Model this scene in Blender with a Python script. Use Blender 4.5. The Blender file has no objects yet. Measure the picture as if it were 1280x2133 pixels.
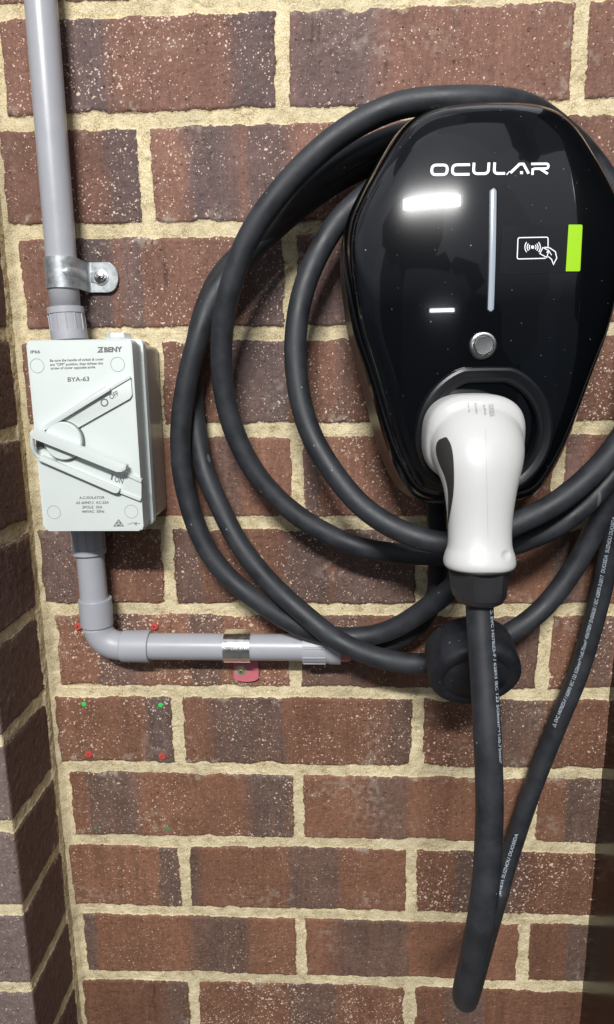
import bpy, bmesh, math, random
import numpy as np
from mathutils import Vector, Matrix, Euler
from mathutils.bvhtree import BVHTree

# ------------------------------------------------------------ camera, world, lamps, exposure
S = bpy.context.scene
COL = S.collection
CAM = Vector((0.0374264, -0.5816822, -0.3013307))
ROT = Euler((1.36939187, 0.0106206, 0.0389225), 'XYZ')
FPX = 1326.4665
cd = bpy.data.cameras.new('camera')
cam = bpy.data.objects.new('camera', cd)
COL.objects.link(cam)
cam.location = CAM
cam.rotation_euler = ROT
cd.sensor_fit = 'VERTICAL'
cd.sensor_height = 24.0
cd.lens = FPX / 2133.0 * 24.0
cd.clip_start = 0.01
cd.clip_end = 50
S.camera = cam

W = bpy.data.worlds.new('World')
S.world = W
W.use_nodes = True
wn, wl = W.node_tree.nodes, W.node_tree.links
bg = wn['Background']
# the dim surroundings of the car park: paler above, darker low down
tc = wn.new('ShaderNodeTexCoord')
sx = wn.new('ShaderNodeSeparateXYZ')
wl.new(tc.outputs['Generated'], sx.inputs[0])
rp = wn.new('ShaderNodeValToRGB')
mr = wn.new('ShaderNodeMapRange')
mr.inputs['From Min'].default_value = -1
wl.new(sx.outputs['Z'], mr.inputs['Value'])
wl.new(mr.outputs[0], rp.inputs['Fac'])
el = rp.color_ramp.elements
el[0].position = 0.0; el[0].color = (0.24, 0.205, 0.175, 1)
el[1].position = 1.0; el[1].color = (1.25, 1.30, 1.40, 1)
e = el.new(0.36); e.color = (0.08, 0.085, 0.09, 1)
e = el.new(0.47); e.color = (0.10, 0.12, 0.15, 1)
e = el.new(0.58); e.color = (0.16, 0.18, 0.22, 1)
e = el.new(0.63); e.color = (0.46, 0.50, 0.58, 1)
# uneven, blocky brightness of a car park seen from here: pillars, doorways, a ceiling edge
wm = wn.new('ShaderNodeMapping'); wm.inputs['Scale'].default_value = (1.0, 1.0, 0.75); wm.inputs['Rotation'].default_value = (0, 0, 0.2)
wl.new(tc.outputs['Generated'], wm.inputs['Vector'])
wv = wn.new('ShaderNodeTexVoronoi'); wv.distance = 'CHEBYCHEV'; wv.inputs['Scale'].default_value = 3.2
wl.new(wm.outputs[0], wv.inputs['Vector'])
ws = wn.new('ShaderNodeSeparateColor'); wl.new(wv.outputs['Color'], ws.inputs[0])
wr = wn.new('ShaderNodeMapRange'); wr.inputs['To Min'].default_value = 0.15; wr.inputs['To Max'].default_value = 1.7
wl.new(ws.outputs[0], wr.inputs['Value'])
wx = wn.new('ShaderNodeMix'); wx.data_type = 'RGBA'; wx.blend_type = 'MULTIPLY'; wx.inputs['Factor'].default_value = 1
wl.new(rp.outputs[0], wx.inputs['A']); wl.new(wr.outputs[0], wx.inputs['B'])
wl.new(wx.outputs['Result'], bg.inputs['Color'])
bg.inputs['Strength'].default_value = 0.62


def lamp(name, loc, target, sx_, sy_, power, col):
    ld = bpy.data.lights.new(name, 'AREA')
    ld.shape = 'RECTANGLE'
    ld.size = sx_
    ld.size_y = sy_
    ld.energy = power
    ld.color = col
    o = bpy.data.objects.new(name, ld)
    COL.objects.link(o)
    o.location = loc
    d = Vector(target) - Vector(loc)
    o.rotation_euler = d.to_track_quat('-Z', 'Y').to_euler()
    return o


lamp('fluorescent_lamp', (-0.14, -2.40, 1.28), (0.0, 0.0, -0.5), 0.82, 0.10, 108, (1.0, 0.99, 0.97))
lamp('far_fluorescent_lamp', (-0.15, -6.5, 0.62), (0.0, 0.0, -0.3), 0.9, 0.09, 12, (0.93, 0.97, 1.0))

S.view_settings.view_transform = 'Standard'
S.view_settings.look = 'None'
S.view_settings.gamma = 1.0
S.view_settings.exposure = 0.0
S.view_settings.use_curve_mapping = False

RM = ROT.to_matrix()


def ray(px, py):
    return RM @ Vector(((px - 640) / FPX, -(py - 1066.5) / FPX, -1.0))


def at(px, py, d):
    """point of the place that lies d metres in front of the wall, read off the photograph"""
    v = ray(px, py)
    t = (-d - CAM.y) / v.y
    return CAM + v * t


# ------------------------------------------------------------ helpers
def link(name, me, mat=None, parent=None):
    o = bpy.data.objects.new(name, me)
    COL.objects.link(o)
    if mat:
        me.materials.append(mat)
    if parent:
        o.parent = parent
        o.matrix_parent_inverse = parent.matrix_world.inverted()
    return o


def tag(o, label, cat, group=None, kind=None):
    if label: o['label'] = label
    if cat: o['category'] = cat
    if group: o['group'] = group
    if kind: o['kind'] = kind
    return o


def thing(name, loc, label, cat, group=None):
    o = bpy.data.objects.new(name, None)
    COL.objects.link(o)
    o.location = loc
    o.matrix_world = Matrix.Translation(loc)
    o.empty_display_size = 0.02
    return tag(o, label, cat, group)


def mesh(name, V, F, mat, parent=None, smooth=True):
    me = bpy.data.meshes.new(name)
    me.from_pydata([tuple(v) for v in V], [], F)
    bm = bmesh.new(); bm.from_mesh(me)
    bmesh.ops.recalc_face_normals(bm, faces=bm.faces)
    bm.to_mesh(me); bm.free()
    if smooth:
        for p in me.polygons: p.use_smooth = True
    return link(name, me, mat, parent)


def bm_obj(name, bm, mat, parent=None, smooth=True, angle=None):
    bmesh.ops.recalc_face_normals(bm, faces=bm.faces)
    if angle is not None:
        for e in bm.edges:
            if len(e.link_faces) == 2 and e.calc_face_angle(0) > angle:
                e.smooth = False
    me = bpy.data.meshes.new(name)
    bm.to_mesh(me); bm.free()
    if smooth:
        for p in me.polygons: p.use_smooth = True
    return link(name, me, mat, parent)


def smooth_path(P, step=0.004):
    """Catmull-Rom through the points, resampled"""
    P = [Vector(p) for p in P]
    Q = [P[0] * 2 - P[1]] + P + [P[-1] * 2 - P[-2]]
    out = []
    for i in range(1, len(Q) - 2):
        a, b, c, d = Q[i - 1], Q[i], Q[i + 1], Q[i + 2]
        n = 12
        for k in range(n):
            t = k / n
            out.append(0.5 * ((2 * b) + (c - a) * t + (2 * a - 5 * b + 4 * c - d) * t * t + (3 * b - a - 3 * c + d) * t ** 3))
    out.append(Q[-2])
    # resample evenly, then relax
    L = [0]
    for i in range(1, len(out)): L.append(L[-1] + (out[i] - out[i - 1]).length)
    n = max(3, int(L[-1] / step))
    res = []; j = 0
    for k in range(n + 1):
        s = L[-1] * k / n
        while j < len(L) - 2 and L[j + 1] < s: j += 1
        t = (s - L[j]) / max(1e-9, L[j + 1] - L[j])
        res.append(out[j].lerp(out[j + 1], min(1, t)))
    for _ in range(12):
        r2 = res[:]
        for i in range(1, len(res) - 1): r2[i] = res[i] * 0.5 + (res[i - 1] + res[i + 1]) * 0.25
        res = r2
    return res


def frames(P):
    T = []
    for i in range(len(P)):
        a = P[max(0, i - 1)]; b = P[min(len(P) - 1, i + 1)]
        T.append((b - a).normalized())
    n = T[0].orthogonal().normalized()
    N = []
    for t in T:
        n = (n - t * n.dot(t)).normalized()
        N.append(n.copy())
    return T, N


def tube_data(P, R, seg=28, cap=True):
    T, N = frames(P)
    V = []; F = []
    Rs = R if hasattr(R, '__len__') else [R] * len(P)
    for p, t, n, r in zip(P, T, N, Rs):
        b = t.cross(n)
        for k in range(seg):
            a = 2 * math.pi * k / seg
            V.append(p + (n * math.cos(a) + b * math.sin(a)) * r)
    for i in range(len(P) - 1):
        for k in range(seg):
            k2 = (k + 1) % seg
            F.append((i * seg + k, i * seg + k2, (i + 1) * seg + k2, (i + 1) * seg + k))
    if cap:
        F.append(tuple(range(seg))[::-1]); F.append(tuple((len(P) - 1) * seg + k for k in range(seg)))
    return V, F


def tube(name, P, R, mat, parent=None, seg=28):
    V, F = tube_data(P, R, seg)
    return mesh(name, V, F, mat, parent)


def lathe(name, A, B, prof, mat, parent=None, seg=48, sharp=0.6):
    """prof: (distance from A towards B in metres, radius)"""
    A = Vector(A); B = Vector(B)
    t = (B - A).normalized(); n = t.orthogonal().normalized(); b = t.cross(n)
    bm = bmesh.new(); rings = []
    for s, r in prof:
        if r < 1e-6:
            rings.append([bm.verts.new(A + t * s)])
        else:
            rings.append([bm.verts.new(A + t * s + (n * math.cos(2 * math.pi * k / seg) + b * math.sin(2 * math.pi * k / seg)) * r) for k in range(seg)])
    for q, r in zip(rings, rings[1:]):
        for k in range(seg):
            k2 = (k + 1) % seg
            if len(q) == 1 and len(r) == 1: continue
            if len(q) == 1: bm.faces.new((q[0], r[k2], r[k]))
            elif len(r) == 1: bm.faces.new((q[k], q[k2], r[0]))
            else: bm.faces.new((q[k], q[k2], r[k2], r[k]))
    if len(rings[0]) > 1: bm.faces.new(rings[0][::-1])
    if len(rings[-1]) > 1: bm.faces.new(rings[-1])
    return bm_obj(name, bm, mat, parent, True, sharp)


def prism_bm(bm, pts, d0, bev=0.0006, seg=2):
    """closed outline pts (world, front face) pulled back to depth d0 in front of the wall, front rim bevelled"""
    f = [bm.verts.new(p) for p in pts]
    b = [bm.verts.new((p[0], -d0, p[2])) for p in pts]
    n = len(f)
    ff = bm.faces.new(f)
    for i in range(n):
        bm.faces.new((f[i], b[i], b[(i + 1) % n], f[(i + 1) % n]))
    bm.faces.new(b[::-1])
    if bev:
        ed = list(ff.edges)
        bmesh.ops.bevel(bm, geom=ed, offset=bev, segments=seg, affect='EDGES', profile=0.5, clamp_overlap=True)


def round_poly(P, r, n=5):
    """round the corners of a 2D polygon; r a number or a list"""
    out = []
    m = len(P)
    for i in range(m):
        a = Vector(P[i - 1]); b = Vector(P[i]); c = Vector(P[(i + 1) % m])
        rr = r[i] if hasattr(r, '__len__') else r
        if rr <= 0: out.append(tuple(b)); continue
        u = (a - b); v = (c - b)
        k = min(rr, u.length * 0.48, v.length * 0.48)
        p = b + u.normalized() * k; q = b + v.normalized() * k
        for j in range(n + 1):
            t = j / n
            x = p * (1 - t) ** 2 + b * 2 * t * (1 - t) + q * t * t
            out.append(tuple(x))
    return out


def prism_px(name, P, d1, d0, mat, parent, r=0, bev=0.0006, n=5):
    pts = round_poly(P, r, n) if r else P
    bm = bmesh.new()
    prism_bm(bm, [at(x, y, d1) for x, y in pts], d0, bev)
    return bm_obj(name, bm, mat, parent, True, 0.5)


def rrect(x0, x1, z0, z1, r, n=6):
    return round_poly([(x0, z0), (x1, z0), (x1, z1), (x0, z1)], r, n)


# ------------------------------------------------------------ materials
def mat(name, col, rough=0.5, metal=0.0, spec=0.5, coat=0.0, bump=0.0, bscale=800, var=0.0, vscale=30, rvar=0.0, stretch=None, sss=0.0, detail=4):
    m = bpy.data.materials.new(name)
    m.use_nodes = True
    nt = m.node_tree; N = nt.nodes; L = nt.links
    p = N['Principled BSDF']
    p.inputs['Base Color'].default_value = (*col, 1)
    p.inputs['Roughness'].default_value = rough
    p.inputs['Metallic'].default_value = metal
    p.inputs['Specular IOR Level'].default_value = spec
    p.inputs['Coat Weight'].default_value = coat
    p.inputs['Coat Roughness'].default_value = 0.05
    if sss:
        p.inputs['Subsurface Weight'].default_value = sss
        p.inputs['Subsurface Radius'].default_value = (0.004, 0.004, 0.004)
    tcn = N.new('ShaderNodeTexCoord')
    src = tcn.outputs['Object']
    if stretch:
        mp = N.new('ShaderNodeMapping'); mp.inputs['Scale'].default_value = stretch
        L.new(src, mp.inputs['Vector']); src = mp.outputs[0]
    if bump:
        nz = N.new('ShaderNodeTexNoise'); nz.inputs['Scale'].default_value = bscale; nz.inputs['Detail'].default_value = detail
        L.new(src, nz.inputs['Vector'])
        b = N.new('ShaderNodeBump'); b.inputs['Strength'].default_value = 1.0; b.inputs['Distance'].default_value = bump
        L.new(nz.outputs['Fac'], b.inputs['Height']); L.new(b.outputs[0], p.inputs['Normal'])
    if var or rvar:
        nz = N.new('ShaderNodeTexNoise'); nz.inputs['Scale'].default_value = vscale; nz.inputs['Detail'].default_value = 6
        nz.inputs['Roughness'].default_value = 0.62
        L.new(src, nz.inputs['Vector'])
        if var:
            r = N.new('ShaderNodeMapRange')
            r.inputs['From Min'].default_value = 0.3; r.inputs['From Max'].default_value = 0.7
            r.inputs['To Min'].default_value = 1 - var; r.inputs['To Max'].default_value = 1 + var
            L.new(nz.outputs['Fac'], r.inputs['Value'])
            mx = N.new('ShaderNodeMix'); mx.data_type = 'RGBA'; mx.blend_type = 'MULTIPLY'; mx.inputs['Factor'].default_value = 1
            mx.inputs['A'].default_value = (*col, 1)
            L.new(r.outputs[0], mx.inputs['B']); L.new(mx.outputs['Result'], p.inputs['Base Color'])
        if rvar:
            r = N.new('ShaderNodeMapRange')
            r.inputs['From Min'].default_value = 0.3; r.inputs['From Max'].default_value = 0.7
            r.inputs['To Min'].default_value = max(0.01, rough - rvar); r.inputs['To Max'].default_value = rough + rvar
            L.new(nz.outputs['Fac'], r.inputs['Value']); L.new(r.outputs[0], p.inputs['Roughness'])
    return m


def brick_mat():
    m = bpy.data.materials.new('brick_and_mortar')
    m.use_nodes = True
    nt = m.node_tree; N = nt.nodes; L = nt.links
    p = N['Principled BSDF']
    p.inputs['Specular IOR Level'].default_value = 0.25
    co = N.new('ShaderNodeTexCoord').outputs['Object']
    at_c = N.new('ShaderNodeAttribute'); at_c.attribute_name = 'tint'
    at_m = N.new('ShaderNodeAttribute'); at_m.attribute_name = 'mortar'
    at_g = N.new('ShaderNodeAttribute'); at_g.attribute_name = 'grit'

    def M(op, a, b=None, clamp=False):
        n = N.new('ShaderNodeMath'); n.operation = op; n.use_clamp = clamp
        for i, v in enumerate((a, b)):
            if v is None: continue
            if isinstance(v, (int, float)): n.inputs[i].default_value = v
            else: L.new(v, n.inputs[i])
        return n.outputs[0]

    def noise(scale, detail=3, rough=0.5, vec=co):
        n = N.new('ShaderNodeTexNoise'); n.inputs['Scale'].default_value = scale
        n.inputs['Detail'].default_value = detail; n.inputs['Roughness'].default_value = rough
        L.new(vec, n.inputs['Vector']); return n.outputs['Fac']

    def mix(f, a, b, mode='MIX'):
        n = N.new('ShaderNodeMix'); n.data_type = 'RGBA'; n.blend_type = mode
        for k, v in (('Factor', f), ('A', a), ('B', b)):
            if isinstance(v, (int, float)): n.inputs[k].default_value = v
            elif isinstance(v, tuple): n.inputs[k].default_value = (*v, 1)
            else: L.new(v, n.inputs[k])
        return n.outputs['Result']

    mort = M('MULTIPLY', M('SUBTRACT', M('ADD', at_m.outputs['Fac'], M('MULTIPLY', M('SUBTRACT', noise(1100, 3, 0.6), 0.5), 0.7)), 0.42), 5.0, True)
    brk = M('SUBTRACT', 1.0, mort)
    # vertical drag marks
    mp = N.new('ShaderNodeMapping'); mp.inputs['Scale'].default_value = (1, 1, 0.22)
    L.new(co, mp.inputs['Vector'])
    drag = noise(520, 5, 0.6, mp.outputs[0])
    var = M('MULTIPLY_ADD', noise(170, 5, 0.62), 0.75); var.node.inputs[2].default_value = 0.63
    var2 = M('MULTIPLY_ADD', drag, 0.9); var2.node.inputs[2].default_value = 0.56
    bc = mix(1.0, at_c.outputs['Color'], var, 'MULTIPLY')
    bc = mix(1.0, bc, var2, 'MULTIPLY')
    # pale grit, two sizes
    for sc, thr, soft, dens, seed in ((190, 0.25, 0.10, 0.77, 0.0), (430, 0.34, 0.14, 0.68, 7.3), (620, 0.40, 0.2, 0.66, 9.7), (300, 0.28, 0.10, 0.80, 5.1), (85, 0.12, 0.03, 0.82, 3.1)):
        mo = N.new('ShaderNodeMapping'); mo.inputs['Location'].default_value = (seed, seed * 2, seed)
        mo.inputs['Rotation'].default_value = (0.3, 0.5, 0.2)
        L.new(co, mo.inputs['Vector'])
        warp = N.new('ShaderNodeVectorMath'); warp.operation = 'ADD'
        nz = N.new('ShaderNodeTexNoise'); nz.inputs['Scale'].default_value = sc * 2.5; L.new(co, nz.inputs['Vector'])
        vs = N.new('ShaderNodeVectorMath'); vs.operation = 'SCALE'; vs.inputs['Scale'].default_value = 0.8 / sc
        L.new(nz.outputs['Color'], vs.inputs[0]); L.new(mo.outputs[0], warp.inputs[0]); L.new(vs.outputs[0], warp.inputs[1])
        v = N.new('ShaderNodeTexVoronoi'); v.inputs['Scale'].default_value = sc
        L.new(warp.outputs[0], v.inputs['Vector'])
        sr = N.new('ShaderNodeSeparateColor'); L.new(v.outputs['Color'], sr.inputs[0])
        gate = M('GREATER_THAN', sr.outputs[0], dens)
        rad = M('MULTIPLY', sr.outputs[1], thr)
        sp = M('MULTIPLY', M('MULTIPLY', M('SUBTRACT', M('MULTIPLY', rad, at_g.outputs['Fac']), v.outputs['Distance']), 1.0 / soft * 2.2, True), gate)
        bc = mix(M('MULTIPLY', sp, 0.9), bc, (0.74, 0.58, 0.46))
    # dark pits
    mo = N.new('ShaderNodeMapping'); mo.inputs['Scale'].default_value = (0.5, 1, 1.2); mo.inputs['Location'].default_value = (4, 1, 2)
    pw = N.new('ShaderNodeTexNoise'); pw.inputs['Scale'].default_value = 450; L.new(co, pw.inputs['Vector'])
    pv = N.new('ShaderNodeVectorMath'); pv.operation = 'MULTIPLY_ADD'; pv.inputs[1].default_value = (0.006, 0.006, 0.006)
    L.new(pw.outputs['Color'], pv.inputs[0]); L.new(co, pv.inputs[2])
    L.new(pv.outputs[0], mo.inputs['Vector'])
    v = N.new('ShaderNodeTexVoronoi'); v.inputs['Scale'].default_value = 300; L.new(mo.outputs[0], v.inputs['Vector'])
    sr = N.new('ShaderNodeSeparateColor'); L.new(v.outputs['Color'], sr.inputs[0])
    pit = M('MULTIPLY', M('MULTIPLY', M('SUBTRACT', M('MULTIPLY', sr.outputs[1], 0.24), v.outputs['Distance']), 12.0, True), M('GREATER_THAN', sr.outputs[0], 0.66))
    bc = mix(M('MULTIPLY', pit, 0.6), bc, (0.04, 0.022, 0.018))
    # mortar colour
    mc = N.new('ShaderNodeValToRGB')
    e = mc.color_ramp.elements
    e[0].position = 0.36; e[0].color = (0.36, 0.27, 0.145, 1)
    e[1].position = 0.68; e[1].color = (0.82, 0.72, 0.50, 1)
    q = e.new(0.5); q.color = (0.70, 0.59, 0.37, 1)
    mn = M('ADD', M('MULTIPLY', noise(900, 3, 0.6), 0.65), M('MULTIPLY', noise(90, 3), 0.35))
    L.new(mn, mc.inputs['Fac'])
    stain = M('MULTIPLY_ADD', noise(14, 5, 0.65), 0.9); stain.node.inputs[2].default_value = 0.56
    mcs = mix(1.0, mc.outputs[0], stain, 'MULTIPLY')
    col = mix(mort, bc, mcs)
    L.new(col, p.inputs['Base Color'])
    rg = M('MULTIPLY_ADD', mort, 0.22); rg.node.inputs[2].default_value = 0.66
    L.new(rg, p.inputs['Roughness'])
    hb = M('SUBTRACT', M('ADD', M('MULTIPLY', noise(1300, 3, 0.6), 0.55), M('ADD', M('MULTIPLY', noise(330, 4, 0.7), 1.5), M('MULTIPLY', drag, 0.7))), M('MULTIPLY', pit, 1.6))
    hm = M('MULTIPLY', noise(700, 4, 0.65), 1.5)
    h = M('ADD', M('MULTIPLY', hb, brk), M('MULTIPLY', hm, mort))
    b = N.new('ShaderNodeBump'); b.inputs['Distance'].default_value = 0.0009; b.inputs['Strength'].default_value = 1.0
    L.new(h, b.inputs['Height']); L.new(b.outputs[0], p.inputs['Normal'])
    return m


M_BRICK = brick_mat()
M_PVC = mat('grey_pvc', (0.36, 0.365, 0.395), 0.34, bump=0.00003, bscale=300, var=0.03, vscale=60, rvar=0.06)
M_PVC2 = mat('grey_pvc_fitting', (0.36, 0.365, 0.395), 0.42, bump=0.00005, bscale=900, var=0.03, vscale=60)
M_BOX = mat('pale_plastic', (0.60, 0.645, 0.62), 0.36, bump=0.00003, bscale=1500, var=0.015, vscale=40, rvar=0.04)
M_BOXB = mat('shaded_plastic_base', (0.31, 0.31, 0.27), 0.28, var=0.03, vscale=40)  # box plastic darkened: the shade on the switch's side is put into its colour
M_RUB = mat('black_rubber_sheath', (0.0215, 0.0235, 0.028), 0.54, spec=0.5, bump=0.00014, bscale=1300, var=0.38, vscale=48, rvar=0.13)
M_CAP = mat('black_rubber_cap', (0.013, 0.014, 0.018), 0.60, spec=0.38, bump=0.00006, bscale=900, var=0.35, vscale=90, rvar=0.1)
M_GLOSS = mat('piano_black_plastic', (0.0018, 0.0022, 0.0030), 0.15, spec=0.11, coat=1.0, bump=0.0004, bscale=14, detail=1)
M_GLOSS.node_tree.nodes['Principled BSDF'].inputs['Coat Roughness'].default_value = 0.03
M_BACK = mat('black_housing_plastic', (0.005, 0.005, 0.006), 0.34, spec=0.22, bump=0.00003, bscale=300)
M_SATIN = mat('satin_black_plastic', (0.006, 0.0065, 0.008), 0.34, spec=0.35, bump=0.00004, bscale=1500)
M_NUT = mat('moulded_black_plastic', (0.024, 0.024, 0.026), 0.29, spec=0.6, bump=0.00012, bscale=2200)
M_WHITE = mat('white_plastic', (0.515, 0.512, 0.50), 0.40, rvar=0.03, var=0.012, vscale=30)
M_GRIP = mat('black_grip', (0.022, 0.020, 0.019), 0.55, bump=0.0003, bscale=160, stretch=(6, 6, 1))
M_INK = mat('grey_print', (0.13, 0.13, 0.135), 0.6)
M_INKL = mat('light_grey_print', (0.36, 0.36, 0.37), 0.6)
M_WPRINT = mat('white_print', (0.82, 0.84, 0.86), 0.5)
M_CPRINT = mat('pale_cable_print', (0.36, 0.41, 0.46), 0.6, var=0.35, vscale=900)
M_GREEN = mat('green_sticker', (0.33, 0.62, 0.015), 0.35)
M_STICK = mat('black_sticker', (0.005, 0.005, 0.006), 0.16)
M_LED = mat('frosted_light_strip', (0.32, 0.36, 0.41), 0.25)
M_STEEL = mat('brushed_steel', (0.60, 0.585, 0.56), 0.24, metal=1.0)
M_STEEL.node_tree.nodes['Principled BSDF'].inputs['Anisotropic'].default_value = 0.7
M_GALV = mat('galvanised_steel', (0.40, 0.42, 0.43), 0.48, metal=0.7, var=0.30, vscale=170, rvar=0.10)
M_ZINC = mat('shiny_zinc', (0.84, 0.84, 0.80), 0.24, metal=1.0, var=0.12, vscale=120, rvar=0.05)
M_REDF = mat('red_film', (0.56, 0.15, 0.18), 0.35, var=0.08, vscale=200)
M_BRASS = mat('brass_screw', (0.70, 0.60, 0.33), 0.38, metal=0.8)
M_REDP = mat('red_wall_plug', (0.50, 0.07, 0.06), 0.5, var=0.15, vscale=500)
M_GDOT = mat('green_paint', (0.03, 0.62, 0.09), 0.6, var=0.25, vscale=900)
M_GFADE = mat('faded_green_paint', (0.09, 0.22, 0.07), 0.8, var=0.3, vscale=900)
M_POST = mat('dark_gloss_paint', (0.010, 0.007, 0.005), 0.20, spec=0.30, bump=0.00002, bscale=200)
M_SEAL = mat('black_seal', (0.02, 0.02, 0.02), 0.6)
M_DARK = mat('dark_void', (0.01, 0.009, 0.008), 0.8)


def dust(m, scale, thr, dens, col, rough=None, stretch=(1, 1, 1)):
    """sparse pale flecks and scuffs on a plain material"""
    nt = m.node_tree; N = nt.nodes; L = nt.links; p = N['Principled BSDF']
    co = N.new('ShaderNodeTexCoord').outputs['Object']
    mp = N.new('ShaderNodeMapping'); mp.inputs['Scale'].default_value = stretch; mp.inputs['Rotation'].default_value = (0.4, 0.9, 0.3)
    L.new(co, mp.inputs['Vector'])
    v = N.new('ShaderNodeTexVoronoi'); v.inputs['Scale'].default_value = scale; L.new(mp.outputs[0], v.inputs['Vector'])
    sc_n = N.new('ShaderNodeSeparateColor'); L.new(v.outputs['Color'], sc_n.inputs[0])
    g = N.new('ShaderNodeMath'); g.operation = 'GREATER_THAN'; g.inputs[1].default_value = dens; L.new(sc_n.outputs[0], g.inputs[0])
    l = N.new('ShaderNodeMath'); l.operation = 'LESS_THAN'; l.inputs[1].default_value = thr; L.new(v.outputs['Distance'], l.inputs[0])
    f = N.new('ShaderNodeMath'); f.operation = 'MULTIPLY'; L.new(g.outputs[0], f.inputs[0]); L.new(l.outputs[0], f.inputs[1])
    mx = N.new('ShaderNodeMix'); mx.data_type = 'RGBA'
    i = p.inputs['Base Color']
    if i.is_linked: L.new(i.links[0].from_socket, mx.inputs['A'])
    else: mx.inputs['A'].default_value = i.default_value[:]
    mx.inputs['B'].default_value = (*col, 1)
    L.new(f.outputs[0], mx.inputs['Factor']); L.new(mx.outputs['Result'], i)


dust(M_GLOSS, 230, 0.08, 0.80, (0.12, 0.12, 0.12))
dust(M_GLOSS, 75, 0.035, 0.80, (0.28, 0.28, 0.28))
dust(M_RUB, 130, 0.09, 0.86, (0.20, 0.20, 0.20))
dust(M_RUB, 60, 0.10, 0.90, (0.09, 0.09, 0.09), stretch=(1, 1, 0.25))
dust(M_CAP, 170, 0.12, 0.80, (0.11, 0.11, 0.12))

# ------------------------------------------------------------ brickwork (height field with real relief)
rng = np.random.default_rng(11)


def vnoise(X, Y, s, seed):
    """value noise, s = cell size in metres, range -1..1"""
    r = np.random.default_rng(int(seed) % 2147483647)
    G = r.random((256, 256)) * 2 - 1
    u = X / s + 57.3; v = Y / s + 91.7
    i = np.floor(u).astype(int); j = np.floor(v).astype(int)
    fu = u - i; fv = v - j
    fu = fu * fu * (3 - 2 * fu); fv = fv * fv * (3 - 2 * fv)
    g = lambda a, b: G[a % 256, b % 256]
    return (g(i, j) * (1 - fu) + g(i + 1, j) * fu) * (1 - fv) + (g(i, j + 1) * (1 - fu) + g(i + 1, j + 1) * fu) * fv


def sstep(a, b, x):
    t = np.clip((x - a) / (b - a), 0, 1)
    return t * t * (3 - 2 * t)


BED = {0: -.0023, 1: .0012, 2: .0005, 3: -.0002, 4: .0003, 5: -.0007, 6: .0001, 7: -.0010, 8: -.0004, 9: .0002, 10: -.0004, 11: .0010}
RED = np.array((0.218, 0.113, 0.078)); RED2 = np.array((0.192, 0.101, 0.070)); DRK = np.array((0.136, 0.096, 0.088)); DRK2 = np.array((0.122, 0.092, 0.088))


BANDS_PX = {
    0: (130, [(132, 225, .9), (480, 590, .85), (600, 795, .7)]),
    1: (370, [(222, 300, .9), (395, 490, .9), (515, 600, .7)]),
    2: (580, [(160, 236, .9), (252, 300, .8), (500, 600, .9), (612, 720, .75)]),
    3: (800, [(475, 598, .9), (700, 740, .4)]),
    4: (1000, [(440, 500, .8), (636, 667, .85), (1170, 1210, .7)]),
    5: (1180, [(85, 160, .9), (362, 420, .75), (592, 683, .75), (699, 866, .85), (1150, 1215, .8)]),
    6: (1355, [(200, 300, .75), (395, 462, .7), (630, 760, .7), (1030, 1130, .6), (1228, 1275, .8)]),
    7: (1518, [(305, 362, .95), (440, 590, .8), (802, 860, .8), (985, 1130, .75)]),
    8: (1680, [(182, 290, .9), (518, 612, .9), (770, 850, .75), (1180, 1260, .85)]),
    9: (1830, [(335, 380, .9), (392, 416, .9), (600, 705, .8), (950, 1090, .8)]),
    10: (1970, [(176, 206, .95), (400, 520, .85), (700, 850, .8), (1180, 1230, .9)]),
    11: (2090, [(348, 392, .8), (600, 700, .7), (930, 1010, .8)]),
}


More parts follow.
